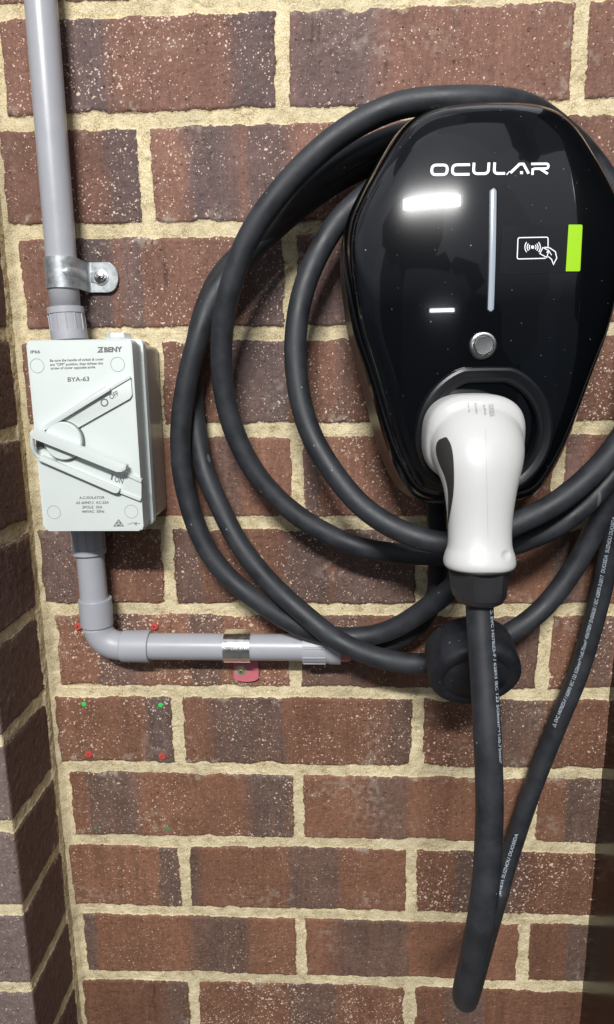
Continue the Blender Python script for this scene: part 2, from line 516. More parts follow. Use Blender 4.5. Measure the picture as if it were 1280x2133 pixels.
def brickfield(SS, ZZ, perps, seed, x_is_pier=False, row_style=None):
    """SS along-wall coordinate, ZZ height; perps(row) -> sorted list of joint centres"""
    wobx = vnoise(SS, ZZ, 0.011, seed) * 0.0009 + vnoise(SS, ZZ, 0.0035, seed + 1) * 0.0007 + vnoise(SS, ZZ, 0.0017, seed + 71) * 0.0005 + vnoise(SS, ZZ, 0.04, seed + 2) * 0.0008
    wobz = vnoise(SS, ZZ, 0.012, seed + 3) * 0.0010 + vnoise(SS, ZZ, 0.0035, seed + 4) * 0.0007 + vnoise(SS, ZZ, 0.0017, seed + 72) * 0.0005 + vnoise(SS, ZZ, 0.05, seed + 5) * 0.0008
    spill = sstep(0.30, 0.85, vnoise(SS, ZZ, 0.022, seed + 6)) * 0.0035
    X = SS + wobx; Z = ZZ + wobz
    rowf = -Z / 0.086
    rmin, rmax = int(np.floor(rowf.min())) - 1, int(np.ceil(rowf.max())) + 1
    dist = np.full(SS.shape, 1.0)
    tint = np.zeros(SS.shape + (3,)); brickh = np.zeros(SS.shape); grit = np.ones(SS.shape)
    vj = lambda j: -0.086 * j + BED.get(j, 0.0)
    for j in range(rmin, rmax + 1):
        dist = np.minimum(dist, np.abs(Z - vj(j)) - 0.0062)
    for row in range(rmin, rmax + 1):
        m = (Z <= vj(row)) & (Z > vj(row + 1))
        if not m.any(): continue
        ps = perps(row)
        rr = np.random.default_rng((seed * 1000 + row * 7 + 3) % 2147483647)
        for k in range(len(ps) - 1):
            a, b = ps[k], ps[k + 1]
            mm = m & (X >= a) & (X < b)
            r1 = rr.random(12)
            if not mm.any(): continue
            xs = X[mm]; zs = Z[mm]
            dist[mm] = np.minimum(dist[mm], np.minimum(xs - a - 0.0058, b - xs - 0.0058))
            # corners rounded by a little
            f = (xs - a) / (b - a)
            base = (RED * (1 - r1[0] * 0.5) + RED2 * r1[0] * 0.5) * (0.82 + 0.36 * r1[1])
            if x_is_pier: base = DRK * 0.85  # pier flank: its shade is put into the brick colour
            c = np.repeat(base[None], xs.size, 0)
            if not x_is_pier:
                # dark flashed bands down the brick
                bl = [(rr.random(), 0.10 + 0.20 * rr.random(), 0.8) for q in range(1 + int(r1[2] * 2.2))]
                if row in BANDS_PX:
                    yy, BL = BANDS_PX[row]
                    bl = []
                    for x0_, x1_, st in BL:
                        u0_ = (at(x0_, yy, 0).x - a) / (b - a); u1_ = (at(x1_, yy, 0).x - a) / (b - a)
                        if u1_ < 0.01 or u0_ > 0.99: continue
                        bl.append(((u0_ + u1_) / 2, (u1_ - u0_) / 2, st))
                for q, (cen, wd, st) in enumerate(bl):
                    wv = vnoise(xs, zs, 0.03, seed + row * 3 + q) * 0.010 + vnoise(xs, zs, 0.004, seed + row) * 0.005
                    ft = f + wv
                    e1 = 0.010 + 0.05 * rr.random() ** 2; e2 = 0.010 + 0.05 * rr.random() ** 2
                    w = sstep(cen - wd - e1, cen - wd + e1, ft) * (1 - sstep(cen + wd - e2, cen + wd + e2, ft))
                    # irregular streaks within the band
                    w *= np.clip(0.92 + 0.22 * vnoise(xs, zs * 0.06, 0.006, seed + 33 + row), 0, 1) * st
                    dk = (DRK if rr.random() < 0.5 else DRK2) * (0.85 + 0.3 * rr.random())
                    c = c * (1 - w[:, None]) + dk[None] * w[:, None]
                c *= (1 + 0.12 * vnoise(xs, zs * 0.07, 0.0035, seed + 40 + row) * np.clip(0.6 + vnoise(xs, zs, 0.06, seed + 41), 0, 1.4) + 0.08 * vnoise(xs, zs * 0.05, 0.012, seed + 42 + row) + 0.11 * vnoise(xs, zs, 0.02, seed + 50))[:, None]
                warm = np.clip((-zs - 0.1) / 0.6, 0, 1)[:, None]
                c = c * (np.array((1.0, 1.0, 1.06)) * (1 - warm) + np.array((0.99, 0.915, 0.80)) * warm)
                ln = sstep(0.62, 0.9, vnoise(xs + 0.3 * k, zs * 0.02 + row, 0.0016, seed + 80 + row)) * sstep(0.1, 0.6, vnoise(xs, zs, 0.03, seed + 81)) * (0.45 if r1[8] > 0.35 else 0.1)
                c = c * (1 - ln[:, None])
            tint[mm] = c
            grit[mm] = 0.10 if x_is_pier else 0.55 + 0.75 * r1[7]  # pale grit nearly left out on the pier flank, as part of its shade
            brickh[mm] = (r1[5] - 0.5) * 0.0016 + (f - 0.5) * (r1[6] - 0.5) * 0.0012
    d2 = dist - spill * 0.6
    mort = 1 - sstep(-0.0005, 0.0005, d2)
    # thin smears and efflorescence near joints
    sm = sstep(0.25, 0.75, vnoise(SS, ZZ, 0.014, seed + 20) * 0.6 + vnoise(SS, ZZ, 0.003, seed + 21) * 0.45) * sstep(0.014, 0.001, dist) * sstep(0.0, 0.6, vnoise(SS, ZZ, 0.09, seed + 22) + 0.15)
    pat = sstep(0.52, 0.95, vnoise(SS, ZZ, 0.045, seed + 24)) * sstep(-0.1, 0.6, vnoise(SS, ZZ, 0.0035, seed + 25) + 0.3 * vnoise(SS, ZZ, 0.012, seed + 27))
    sm = np.clip(sm * 0.75 + pat * 0.35, 0, 0.85)
    pale = np.array((0.44, 0.38, 0.31))
    tint = tint * (1 - sm[..., None] * 0.8) + pale * sm[..., None] * 0.8
    tint[dist > 0.5] = RED
    # heights
    edge = sstep(0.0, 0.0022, d2)
    hb = brickh + 0.00025 * vnoise(SS, ZZ, 0.006, seed + 9) + 0.0004 * vnoise(SS, ZZ, 0.05, seed + 10) - 0.0007 * (1 - edge)
    hb += sm * 0.0003
    pits = sstep(0.72, 0.95, vnoise(SS, ZZ * 0.7, 0.0028, seed + 12)) * 0.0006
    hb -= pits
    hb += 0.00018 * vnoise(SS, ZZ, 0.0021, seed + 62) - sstep(0.5, 0.85, vnoise(SS * 0.4, ZZ, 0.0026, seed + 63)) * sstep(-0.1, 0.5, vnoise(SS, ZZ, 0.05, seed + 64)) * 0.0005
    hm = -0.0017 + 0.00035 * vnoise(SS, ZZ, 0.0022, seed + 13) + 0.0004 * vnoise(SS, ZZ, 0.006, seed + 14) + 0.0006 * vnoise(SS, ZZ, 0.03, seed + 15)
    hm -= sstep(0.80, 0.97, vnoise(SS * 0.35, ZZ, 0.004, seed + 16)) * 0.0016
    # a crack where mortar meets brick here and there
    crack = sstep(0.0009, 0.0, np.abs(d2 + 0.0006)) * sstep(0.25, 0.6, vnoise(SS, ZZ, 0.03, seed + 17)) * 0.0014
    h = hb * (1 - mort) + hm * mort - crack
    grit *= 1 + 0.35 * vnoise(SS, ZZ, 0.03, seed + 60)
    return h, mort, tint, grit


def sheet(name, P, tint, mort, grit, parent=None):
    """P: (n, m, 3) grid of points"""
    n, m = P.shape[:2]
    idx = np.arange(n * m).reshape(n, m)
    q = np.stack([idx[:-1, :-1], idx[1:, :-1], idx[1:, 1:], idx[:-1, 1:]], -1).reshape(-1, 4)
    me = bpy.data.meshes.new(name)
    me.vertices.add(n * m)
    me.vertices.foreach_set('co', P.reshape(-1).astype(np.float32))
    me.loops.add(q.size)
    me.loops.foreach_set('vertex_index', q.reshape(-1).astype(np.int32))
    me.polygons.add(len(q))
    me.polygons.foreach_set('loop_start', (np.arange(len(q)) * 4).astype(np.int32))
    me.polygons.foreach_set('use_smooth', np.ones(len(q), dtype=bool))
    me.update(calc_edges=True)
    a = me.attributes.new('mortar', 'FLOAT', 'POINT')
    a.data.foreach_set('value', mort.reshape(-1).astype(np.float32))
    a = me.attributes.new('grit', 'FLOAT', 'POINT')
    a.data.foreach_set('value', grit.reshape(-1).astype(np.float32))
    c = me.attributes.new('tint', 'FLOAT_COLOR', 'POINT')
    rgba = np.ones((n * m, 4), np.float32); rgba[:, :3] = tint.reshape(-1, 3)
    c.data.foreach_set('color', rgba.reshape(-1))
    me.validate()
    return link(name, me, M_BRICK, parent)


XC, PD = -0.2475, 0.0930        # inner corner, depth of the pier
STEP = 0.0010


def perps_wall(row):
    o = 0.0 if row % 2 == 0 else 0.12
    jit = {0: (-.0021, -.003), 2: (.0015, 0), 4: (.0055, .003), 6: (.0005, .001), 8: (.0013, -.001), 10: (.002, .0007)}
    out = [-1.0]
    for k in range(-3, 4):
        u = o + 0.24 * k
        r = np.random.default_rng(row * 31 + k * 5 + 4000).random() - 0.5
        if row % 2 == 0 and k in (0, 1) and row in jit: u += jit[row][k]
        elif row % 2 == 0 and k == -1: u = -0.2415 + r * 0.001
        else: u += r * 0.003
        out.append(u)
    return out


xs = np.arange(XC - 0.004, 0.40, STEP); zs = np.arange(0.13, -1.10, -STEP)
SSg, ZZg = np.meshgrid(xs, zs, indexing='ij')
h, mo, ti, gr = brickfield(SSg, ZZg, perps_wall, 5)
# corner fillet of mortar at the pier
fil = sstep(XC + 0.0075, XC + 0.001, SSg + vnoise(SSg, ZZg, 0.01, 77) * 0.0015)
h = h * (1 - fil) + (fil * 0.003) + fil * (-0.001)
mo = np.maximum(mo, sstep(0.2, 0.5, fil))
P = np.stack([SSg, -h, ZZg], -1)
wall = sheet('brick_wall', P[:, ::-1], ti[:, ::-1], mo[:, ::-1], gr[:, ::-1])
tag(wall, 'wide red and purple-brown brick wall with cream mortar carrying the charger and the conduits', 'wall')

# pier: one sheet folded round its outer corner
sp = np.arange(-0.003, PD + 0.24, STEP)
SP, ZP = np.meshgrid(sp, zs, indexing='ij')


def perps_pier(row):
    return [-1.0, 0.0040 + 0.001 * math.sin(row * 2.1), PD + (0.235 if row % 2 else 0.12), PD + 0.5]


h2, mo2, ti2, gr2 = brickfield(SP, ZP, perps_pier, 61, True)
strip = sstep(0.0125, 0.0105, SP + vnoise(SP, ZP, 0.012, 78) * 0.0018 + vnoise(SP, ZP, 0.003, 79) * 0.0008)
mo2 = np.maximum(mo2, strip)
h2 = h2 * (1 - strip) + (0.0002 + 0.0006 * vnoise(SP, ZP, 0.003, 80) + 0.0005 * vnoise(SP, ZP, 0.012, 81)) * strip
front = sstep(PD - 0.001, PD + 0.001, SP)
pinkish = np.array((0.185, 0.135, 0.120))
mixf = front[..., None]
ti2 = ti2 * (1 - mixf) * np.array((1.12, 0.93, 0.84)) + mixf * (pinkish * (1 + 0.12 * vnoise(SP, ZP, 0.02, 90)[..., None]))  # flank kept darker than the front, with its shade in the tint
# fold with a slightly worn, rounded arris
rad = 0.0030
th = np.clip((SP - (PD - rad)) / (2 * rad), 0, 1) * (math.pi / 2)
s1 = np.minimum(SP, PD - rad)
s2 = np.maximum(SP - PD - rad, 0)
nx, ny = np.cos(th), -np.sin(th)
arc = rad * 1.27
X2 = (XC - rad) + rad * np.cos(th) - s2
Y2 = -s1 - rad * np.sin(th)
X2 = X2 + nx * h2; Y2 = Y2 + ny * h2
P2 = np.stack([X2, Y2, ZP], -1)
gr2 = gr2 + front * 0.75
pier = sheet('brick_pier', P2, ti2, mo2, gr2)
tag(pier, 'purple-brown brick pier, its shaded side coloured dark, jutting out at the left edge beside the grey switch', 'pier')

# painted dots on the wall
bmv = Vector((0, 0, 0))


def dot(px, py, r, m, name='paint_dot'):
    c = at(px, py, 0.0)
    rr = random.Random(px)
    V = [c + Vector((0, -0.0012, 0))]
    n = 22
    for k in range(n):
        q = r * (0.85 + 0.3 * rr.random())
        V.append(c + Vector((math.cos(2 * math.pi * k / n) * q, -0.0008, math.sin(2 * math.pi * k / n) * q)))
    return mesh(name, V, [(0, 1 + k, 1 + (k + 1) % n) for k in range(n)], m, wall)


for px, py, r, m in ((176, 1466, 0.0024, M_GDOT), (335, 1468, 0.0025, M_GDOT), (200, 1724, 0.0020, M_GFADE), (350, 1725, 0.0026, M_GFADE)):
    dot(px, py, r, m)

# ------------------------------------------------------------ dark post at the right edge
bm = bmesh.new()
ol = rrect(0.3062, 0.42, -0.22, 0.03, 0.004)
a = [bm.verts.new((x, y, 0.14)) for x, y in ol]
b = [bm.verts.new((x, y, -1.11)) for x, y in ol]
for i in range(len(a)):
    bm.faces.new((a[i], b[i], b[(i + 1) % len(a)], a[(i + 1) % len(a)]))
bm.faces.new(a); bm.faces.new(b[::-1])
post = bm_obj('metal_post', bm, M_POST, None, True, 0.5)
tag(post, 'dark brown glossy post at the right edge mirroring the brick wall', 'post')

# ------------------------------------------------------------ red wall plugs
plugs = [(163, 1306, 'red wall plug in the brick left of the conduit elbow'),
         (322, 1306, 'red wall plug just above the horizontal conduit, right of the elbow'),
         (185, 1572, 'red wall plug below the left bright green paint dot'),
         (338, 1576, 'chipped red wall plug near a brick corner, below the right bright green paint dot')]
first = None
for px, py, lab in plugs:
    c = at(px, py, 0.0015)
    if first is None:
        bm = bmesh.new()
        seg = 24
        prof = [(-0.006, 0.0026), (0.0004, 0.0029), (0.0010, 0.0026), (0.0011, 0.0009), (-0.0005, 0.0007)]
        rr = random.Random(4)
        rings = []
        for s, r in prof:
            ring = []
            for k in range(seg):
                a_ = 2 * math.pi * k / seg
                q = r * (1 + 0.13 * rr.uniform(-1, 1)) * (0.80 if k % 8 == 0 and r > 0.002 else 1)
                ring.append(bm.verts.new((math.cos(a_) * q, -s, math.sin(a_) * q)))
            rings.append(ring)
        for q, r in zip(rings, rings[1:]):
            for k in range(seg): bm.faces.new((q[k], q[(k + 1) % seg], r[(k + 1) % seg], r[k]))
        bm.faces.new(rings[0]); bm.faces.new(rings[-1])
        first = bm_obj('wall_plug', bm, M_REDP, None, True, 0.7)
        o = first
    else:
        o = first.copy(); COL.objects.link(o)
    o.location = (c.x, -0.0006, c.z)
    o.scale = (1.3, 1.3, 1.3)
    o.rotation_euler = (0, px * 0.7, 0)
    tag(o, lab, 'wall plug', 'red plugs in the brick wall')

# ------------------------------------------------------------ charger
XM = 0.147
HW = [(-.4022, 0.0), (-.4018, .030), (-.3990, .043), (-.3915, .0545), (-.378, .0625), (-.3505, .0737), (-.3015, .0868), (-.2805, .0931), (-.2605, .0980), (-.2222, .1030),
      (-.2070, .1037), (-.1920, .1020), (-.1805, .0990), (-.1560, .0850), (-.1284, .0665), (-.1160, .0540), (-.1100, .0400), (-.1078, .022), (-.1072, 0.0)]
half = smooth_path([(w, 0, z) for z, w in HW], 0.0035)
half[0].x = 0; half[-1].x = 0
OUT = [(p.x, p.z) for p in half] + [(-p.x, p.z) for p in half[-2:0:-1]]     # closed outline round XM
CZ = -0.262


def FD(x, z):
    """depth of the domed front"""
    u = x - XM
    k = 1.0 if z > CZ else 0.50
    return 0.1175 - k * (z - CZ) ** 2 - 1.55 * u * u


def ring_at(inset, dfun):
    """outline moved inwards by inset(z) metres"""
    n = len(OUT); R = []
    for i, (u, z) in enumerate(OUT):
        a_ = Vector(OUT[i - 1]); c_ = Vector(OUT[(i + 1) % n])
        t = (c_ - a_).normalized(); nrm = Vector((t.y, -t.x))
        if nrm.dot(Vector((u, z - CZ))) > 0: nrm = -nrm
        k = inset(z)
        x = XM + u + nrm.x * k; zz = z + nrm.y * k
        R.append(Vector((x, -dfun(x, zz), zz)))
    return R


def lerp_in(a, b):
    return lambda z: a + (b - a) * min(1, max(0, (-0.20 - z) / 0.18))


def loft(name, rings, m, parent, cap0=False, cap1=False, angle=0.9, closed_center=None):
    bm = bmesh.new()
    R = [[bm.verts.new(p) for p in r] for r in rings]
    n = len(R[0])
    for q, r in zip(R, R[1:]):
        for k in range(n): bm.faces.new((q[k], q[(k + 1) % n], r[(k + 1) % n], r[k]))
    if cap0: bm.faces.new(R[0])
    if cap1: bm.faces.new(R[-1])
    if closed_center is not None:
        c = bm.verts.new(closed_center)
        for k in range(n): bm.faces.new((R[-1][k], R[-1][(k + 1) % n], c))
    return bm_obj(name, bm, m, parent, True, angle)


charger = thing('wall_charger', (XM, 0, -0.262), 'glossy black wall-mounted car charger with white lettering and a green tab', 'car charger')
back_r = [ring_at(lambda z: 0.012, lambda x, z: 0.002), ring_at(lambda z: 0.012, lambda x, z: 0.010),
          ring_at(lambda z: 0.006, lambda x, z: 0.020), ring_at(lambda z: 0.003, lambda x, z: 0.030), ring_at(lambda z: 0.0012, lambda x, z: 0.0440),
          ring_at(lambda z: 0.0040, lambda x, z: 0.0450), ring_at(lambda z: 0.0040, lambda x, z: 0.0455), ring_at(lambda z: 0.0004, lambda x, z: 0.0462),
          ring_at(lambda z: 0.0, lambda x, z: 0.0500), ring_at(lambda z: 0.0004, lambda x, z: 0.0535), ring_at(lerp_in(0.0010, 0.0035), lambda x, z: 0.064), ring_at(lerp_in(0.0015, 0.0060), lambda x, z: FD(x, z) - 0.0185), ring_at(lerp_in(0.0040, 0.0085), lambda x, z: FD(x, z) - 0.0180)]
loft('back_housing', back_r, M_BACK, charger, True, True)
cov = []
E0 = lerp_in(0.0015, 0.0060); E1 = lerp_in(0.0035, 0.0095); E2 = lerp_in(0.0065, 0.0130); E3 = lerp_in(0.0105, 0.0172); E4 = lerp_in(0.0150, 0.0215)
cov.append(ring_at(lerp_in(0.0040, 0.0085), lambda x, z: FD(x, z) - 0.0175))
cov.append(ring_at(E0, lambda x, z: FD(x, z) - 0.0170))
cov.append(ring_at(E1, lambda x, z: FD(x, z) - 0.0110))
cov.append(ring_at(E2, lambda x, z: FD(x, z) - 0.0056))
cov.append(ring_at(E3, lambda x, z: FD(x, z) - 0.0016))
cov.append(ring_at(E4, lambda x, z: FD(x, z) - 0.0002))
base = ring_at(E4, FD)
for k in range(1, 16):
    s = 1 - k / 16
    cov.append([Vector((XM + (p.x - XM) * s, -FD(XM + (p.x - XM) * s, CZ + (p.z - CZ) * s), CZ + (p.z - CZ) * s)) for p in base])
cover = loft('front_cover', cov, M_GLOSS, charger, angle=0.75, closed_center=(XM, -FD(XM, CZ), CZ))


def bvh_of(o):
    me = o.data
    M = o.matrix_world
    V = [M @ v.co for v in me.vertices]
    return BVHTree.FromPolygons(V, [tuple(p.vertices) for p in me.polygons])


bpy.context.view_layer.update()
BV_COVER = bvh_of(cover)


def on(bv, px, py, lift=0.0003, dflt=0.11):
    d = ray(px, py).normalized()
    hit, nrm, i, dist = bv.ray_cast(CAM, d)
    if hit is None: return at(px, py, dflt)
    if nrm.dot(d) > 0: nrm = -nrm
    return hit + nrm * lift


def poly_px(name, polys, mapper, m, parent, thick=0.0):
    """2D polygons in photo pixels laid on a surface; finely cut so that they follow it"""
    bm = bmesh.new()
    for P in polys:
        vs = [bm.verts.new((x, y, 0)) for x, y in P]
        bm.faces.new(vs)
    bmesh.ops.triangulate(bm, faces=bm.faces)
    for _ in range(3):
        ed = [e for e in bm.edges if e.calc_length() > 8]
        if not ed: break
        bmesh.ops.subdivide_edges(bm, edges=ed, cuts=1)
        bmesh.ops.triangulate(bm, faces=bm.faces)
    for v in bm.verts: v.co = mapper(v.co.x, v.co.y)
    return bm_obj(name, bm, m, parent, False)


def stroke_polys(P, w, closed=False, n=8):
    """polyline -> list of quads + round joins (pixels)"""
    out = []
    P = [Vector(p) for p in P]
    segs = list(zip(P, P[1:])) + ([(P[-1], P[0])] if closed else [])
    L = []; R = []
    m = len(P)
    for i in range(m):
        if closed:
            a = P[i - 1]; c = P[(i + 1) % m]
        else:
            a = P[max(0, i - 1)]; c = P[min(m - 1, i + 1)]
        t1 = (P[i] - a); t2 = (c - P[i])
        t1 = t1.normalized() if t1.length > 1e-6 else t2.normalized()
        t2 = t2.normalized() if t2.length > 1e-6 else t1
        t = (t1 + t2).normalized()
        nn = Vector((-t.y, t.x))
        k = w / 2 / max(0.45, nn.dot(Vector((-t1.y, t1.x))))
        L.append(P[i] + nn * k); R.append(P[i] - nn * k)
    rg = range(m) if closed else range(m - 1)
    for i in rg:
        j = (i + 1) % m
        out.append([tuple(L[i]), tuple(L[j]), tuple(R[j]), tuple(R[i])])
    return out


def strokes(name, LL, mapper, m, parent):
    """LL: list of (points, width, closed) in pixels; quads share nothing, all in one mesh"""
    bm = bmesh.new()
    for P, w, cl in LL:
        for q in stroke_polys(P, w, cl):
            vs = [bm.verts.new(mapper(x, y)) for x, y in q]
            try: bm.faces.new(vs)
            except ValueError: pass
    bmesh.ops.remove_doubles(bm, verts=bm.verts, dist=1e-6)
    return bm_obj(name, bm, m, parent, False)


def text_mesh(s, bold=0.0):
    cu = bpy.data.curves.new('t', 'FONT')
    cu.body = s
    cu.size = 1.0
    cu.resolution_u = 3
    cu.offset = bold + 0.012
    o = bpy.data.objects.new('t', cu)
    COL.objects.link(o)
    bpy.context.view_layer.update()
    me = bpy.data.meshes.new_from_object(o.evaluated_get(bpy.context.evaluated_depsgraph_get()))
    bpy.data.objects.remove(o); bpy.data.curves.remove(cu)
    return me


def text_px(name, s, x, y, width, height, ang, mapper, m, parent, bold=0.0):
    """text with its baseline start at pixel x, y; scaled to width x height (capitals) pixels, turned ang degrees clockwise"""
    me = text_mesh(s, bold)
    xs_ = [v.co.x for v in me.vertices]
    x0, x1 = min(xs_), max(xs_)
    capm = 0.729
    ca, sa = math.cos(math.radians(ang)), math.sin(math.radians(ang))
    for v in me.vertices:
        u = (v.co.x - x0) / (x1 - x0) * width
        w = -v.co.y / capm * height
        v.co = mapper(x + u * ca - w * sa, y + u * sa + w * ca)
    return link(name, me, m, parent)


CV = lambda x, y: on(BV_COVER, x, y, 0.0003)
# lettering of the front: rounded strokes
Lw = 5.6
oc = []
def rr_loop(x0, y0, x1, y1, r, n=5):
    return round_poly([(x0, y0), (x1, y0), (x1, y1), (x0, y1)], r, n)
def skew(P, x0, y0, sx=0.0, sy=-0.025):
    return [(x + sx * (y - y0), y + sy * (x - x0)) for x, y in P]
def y_(x):   # baseline drift over the word
    return 0
# O C U L A R between x 896..1144, y 339..366
def T(P): return skew(P, 1020, 352, -0.06, -0.012)
oc.append((T(rr_loop(900, 343, 932, 363, 9)), Lw, True))
oc.append((T([(979, 343)] + round_poly([(979, 343), (943, 343), (943, 363), (979, 363)], [0, 9, 9, 0], 5)[1:-1] + [(979, 363)]), Lw, False))
oc.append((T([(987, 339)] + round_poly([(987, 339), (987, 362), (1018, 362), (1018, 339)], [0, 9, 9, 0], 5)[1:-1] + [(1018, 339)]), Lw, False))
oc.append((T([(1030, 339)] + round_poly([(1030, 339), (1030, 362), (1053, 362)], [0, 8, 0], 5)[1:-1] + [(1053, 362)]), Lw, False))
oc.append((T([(1056, 365), (1062, 358)]), 2.2, False))
oc.append((T([(1064, 361), (1082, 343), (1090, 343), (1102, 363)]), Lw, False))
oc.append((T([(1084, 361), (1090, 361)]), 6.0, False))
oc.append((T([(1106, 343)] + round_poly([(1106, 343), (1142, 343), (1142, 353), (1108, 353)], [0, 5, 5, 0], 4)[1:-1] + [(1112, 353)]), 5.2, False))
oc.append((T([(1110, 352), (1110, 366)]), 5.2, False))
oc.append((T([(1126, 354), (1142, 364)]), 5.2, False))
strokes('lettering', oc, CV, M_WPRINT, charger)

# black reader label, green tab, card symbol
poly_px('reader_label', [round_poly([(1047, 472), (1214, 468), (1208, 567), (1040, 572)], 4)], lambda x, y: on(BV_COVER, x, y, 0.00025), M_STICK, charger)
poly_px('green_tab', [round_poly([(1184, 468.5), (1213, 468.5), (1208, 565.5), (1178, 565.5)], [1, 4, 4, 1])], lambda x, y: on(BV_COVER, x, y, 0.0006), M_GREEN, charger)
ic = []
SC = 380 / 1280.
def C4(P): return [(860 + x * SC, 310 + y * SC) for x, y in P]
fr = round_poly([(947, 690), (947, 622), (737, 626), (731, 775), (930, 770)], [0, 14, 14, 14, 0], 5)
ic.append((C4(fr), 2.2, False))
def arc(cx, cy, r, a0, a1, n=12):
    return [(cx + r * math.cos(math.radians(a0 + (a1 - a0) * k / n)), cy + r * math.sin(math.radians(a0 + (a1 - a0) * k / n))) for k in range(n + 1)]
for r in (24, 38, 54):
    ic.append((C4(arc(839, 692, r, -40, 40)), 2.0, False)); ic.append((C4(arc(839, 692, r, 140, 220)), 2.0, False))
ic.append((C4([(910, 694), (952, 716), (938, 764), (890, 738), (910, 694)]), 2.0, False))
ic.append((C4([(922, 692), (960, 698), (998, 724), (1008, 768), (985, 812), (972, 778), (948, 757)]), 2.2, False))
ic.append((C4([(936, 730), (952, 716), (972, 748)]), 1.8, False))
strokes('card_symbol', ic, lambda x, y: on(BV_COVER, x, y, 0.0007), M_WPRINT, charger)
poly_px('symbol_dot', [C4(arc(839, 692, 12, 0, 330, 11))], lambda x, y: on(BV_COVER, x, y, 0.0007), M_WPRINT, charger)

# light strip, set into a dark slot
sl = [(1026.5, 394), (1020.8, 520), (1015, 648)]
slot = smooth_path([(XM, -FD(XM, z) - 0.0002, z) for z in np.linspace(on(BV_COVER, 1026.5, 391).z, on(BV_COVER, 1015, 651).z, 14)], 0.004)
def strip(name, z0, z1, w, lift, m):
    bm = bmesh.new()
    rows = []
    r_ = w / 2; sg = 1 if z1 > z0 else -1
    st = [r_ * (1 - math.cos(math.pi / 2 * k / 6)) for k in range(7)]
    zz_ = [z0 + sg * q for q in st] + [z0 + (z1 - z0) * k / 16 for k in range(1, 16)] + [z1 - sg * q for q in st[::-1]]
    for z in zz_:
        e_ = min(abs(z - z0), abs(z1 - z))
        r = w / 2
        hw = r if e_ > r else math.sqrt(max(0, r * r - (r - e_) ** 2)) + 1e-5
        rows.append([bm.verts.new((XM + q * hw, -FD(XM, z) - lift - (0.0005 if abs(q) < 0.9 else 0), z)) for q in (-1, -0.5, 0, 0.5, 1)])
    for a_, b_ in zip(rows, rows[1:]):
        for i in range(4): bm.faces.new((a_[i], a_[i + 1], b_[i + 1], b_[i]))
    return bm_obj(name, bm, m, charger)
ztop = on(BV_COVER, 1026.5, 393).z; zbot = on(BV_COVER, 1015, 649).z
strip('slot_surround', ztop + 0.0008, zbot - 0.0008, 0.0056, 0.0001, M_SATIN)
strip('light_strip', ztop, zbot, 0.0040, 0.0004, M_LED)

# stainless push button
bc = on(BV_COVER, 1006, 720, 0)
bn = Vector((0, -1, 0.02)).normalized()
lathe('button_ring', bc - bn * 0.002, bc + bn * 0.01, [(0, 0.0096), (0.0028, 0.0096), (0.0040, 0.0088), (0.0044, 0.0078), (0.0043, 0.0069), (0.0030, 0.0069), (0.0030, 0.0002)], M_STEEL, charger, 64)
lathe('button_gap', bc - bn * 0.0, bc + bn * 0.01, [(0, 0.0069), (0.0037, 0.0069), (0.0037, 0.0)], M_SEAL, charger, 64)
lathe('push_button', bc - bn * 0.0, bc + bn * 0.01, [(0, 0.0063), (0.0041, 0.0063), (0.0044, 0.0060), (0.0042, 0.0)], M_STEEL, charger, 64)

# socket: raised round surround with a flattened top
SC0 = at(997, 901, 0.118)
SC0.x = XM - 0.001


def ringpts(r, d, n=72, flat=0.0445):
    P = []
    for k in range(n):
        a_ = 2 * math.pi * k / n
        x = r * math.cos(a_); z = r * math.sin(a_)
        f = flat * r / 0.0478
        z = min(z, f + (z - f) * 0.12)
        P.append(Vector((SC0.x + x, -d - 0.10 * (-z) * 0.0, SC0.z + z)))
    return P


sk = [ringpts(0.0492, 0.098), ringpts(0.0490, 0.1185), ringpts(0.0480, 0.1207), ringpts(0.0462, 0.1214), ringpts(0.0420, 0.1206), ringpts(0.0412, 0.1200),
      ringpts(0.0388, 0.1200), ringpts(0.0376, 0.1185), ringpts(0.0372, 0.112), ringpts(0.0366, 0.085)]
loft('socket_surround', sk, M_SATIN, charger, True, False, angle=0.5)
lathe('socket', SC0 + Vector((0, 0.118 - 0.085, 0)), SC0 + Vector((0, 0, 0)), [(0, 0.0368), (0.001, 0.0368), (0.001, 0.0)], M_DARK, charger)

# ------------------------------------------------------------ charging cable, its sheath in two stretches and the plug
RC = 0.0090
cable_thing = thing('charging_cable', tuple(at(1008, 1250, 0.18)), 'long black charging cable coiled around the charger with its white plug in the socket', 'charging cable')


def pathpx(L):
    return [at(*q) for q in L]


# free hanging stretch from the gland down, round the loop by the floor end, up to the right
GA = at(999, 1166, 0.176)          # end of the white handle
GB = at(999, 1252, 0.176)          # end of the gland
hang = [GB + (GA - GB) * 0.6, GB, at(1001, 1300, 0.180), at(1008, 1400, 0.188), at(1014, 1500, 0.197), at(1020, 1650, 0.207), at(1017.5, 1770, 0.213), at(1008, 1880, 0.217), at(989, 1980, 0.208)]
b0 = at(969, 2066, 0.190)
hang.append(b0)
bk = at(1044, 1850, 0.022)
hang += [at(972, 2078, 0.168), at(984, 2046, 0.140), at(998, 2000, 0.108), at(1012, 1955, 0.074), at(1026, 1910, 0.046), at(1037, 1874, 0.029), bk,
         at(1060, 1790, 0.020), at(1110, 1640, 0.018), at(1165, 1500, 0.018), at(1206, 1400, 0.020), at(1246, 1260, 0.026), at(1272, 1140, 0.034), at(1292, 1040, 0.045), at(1318, 900, 0.06)]
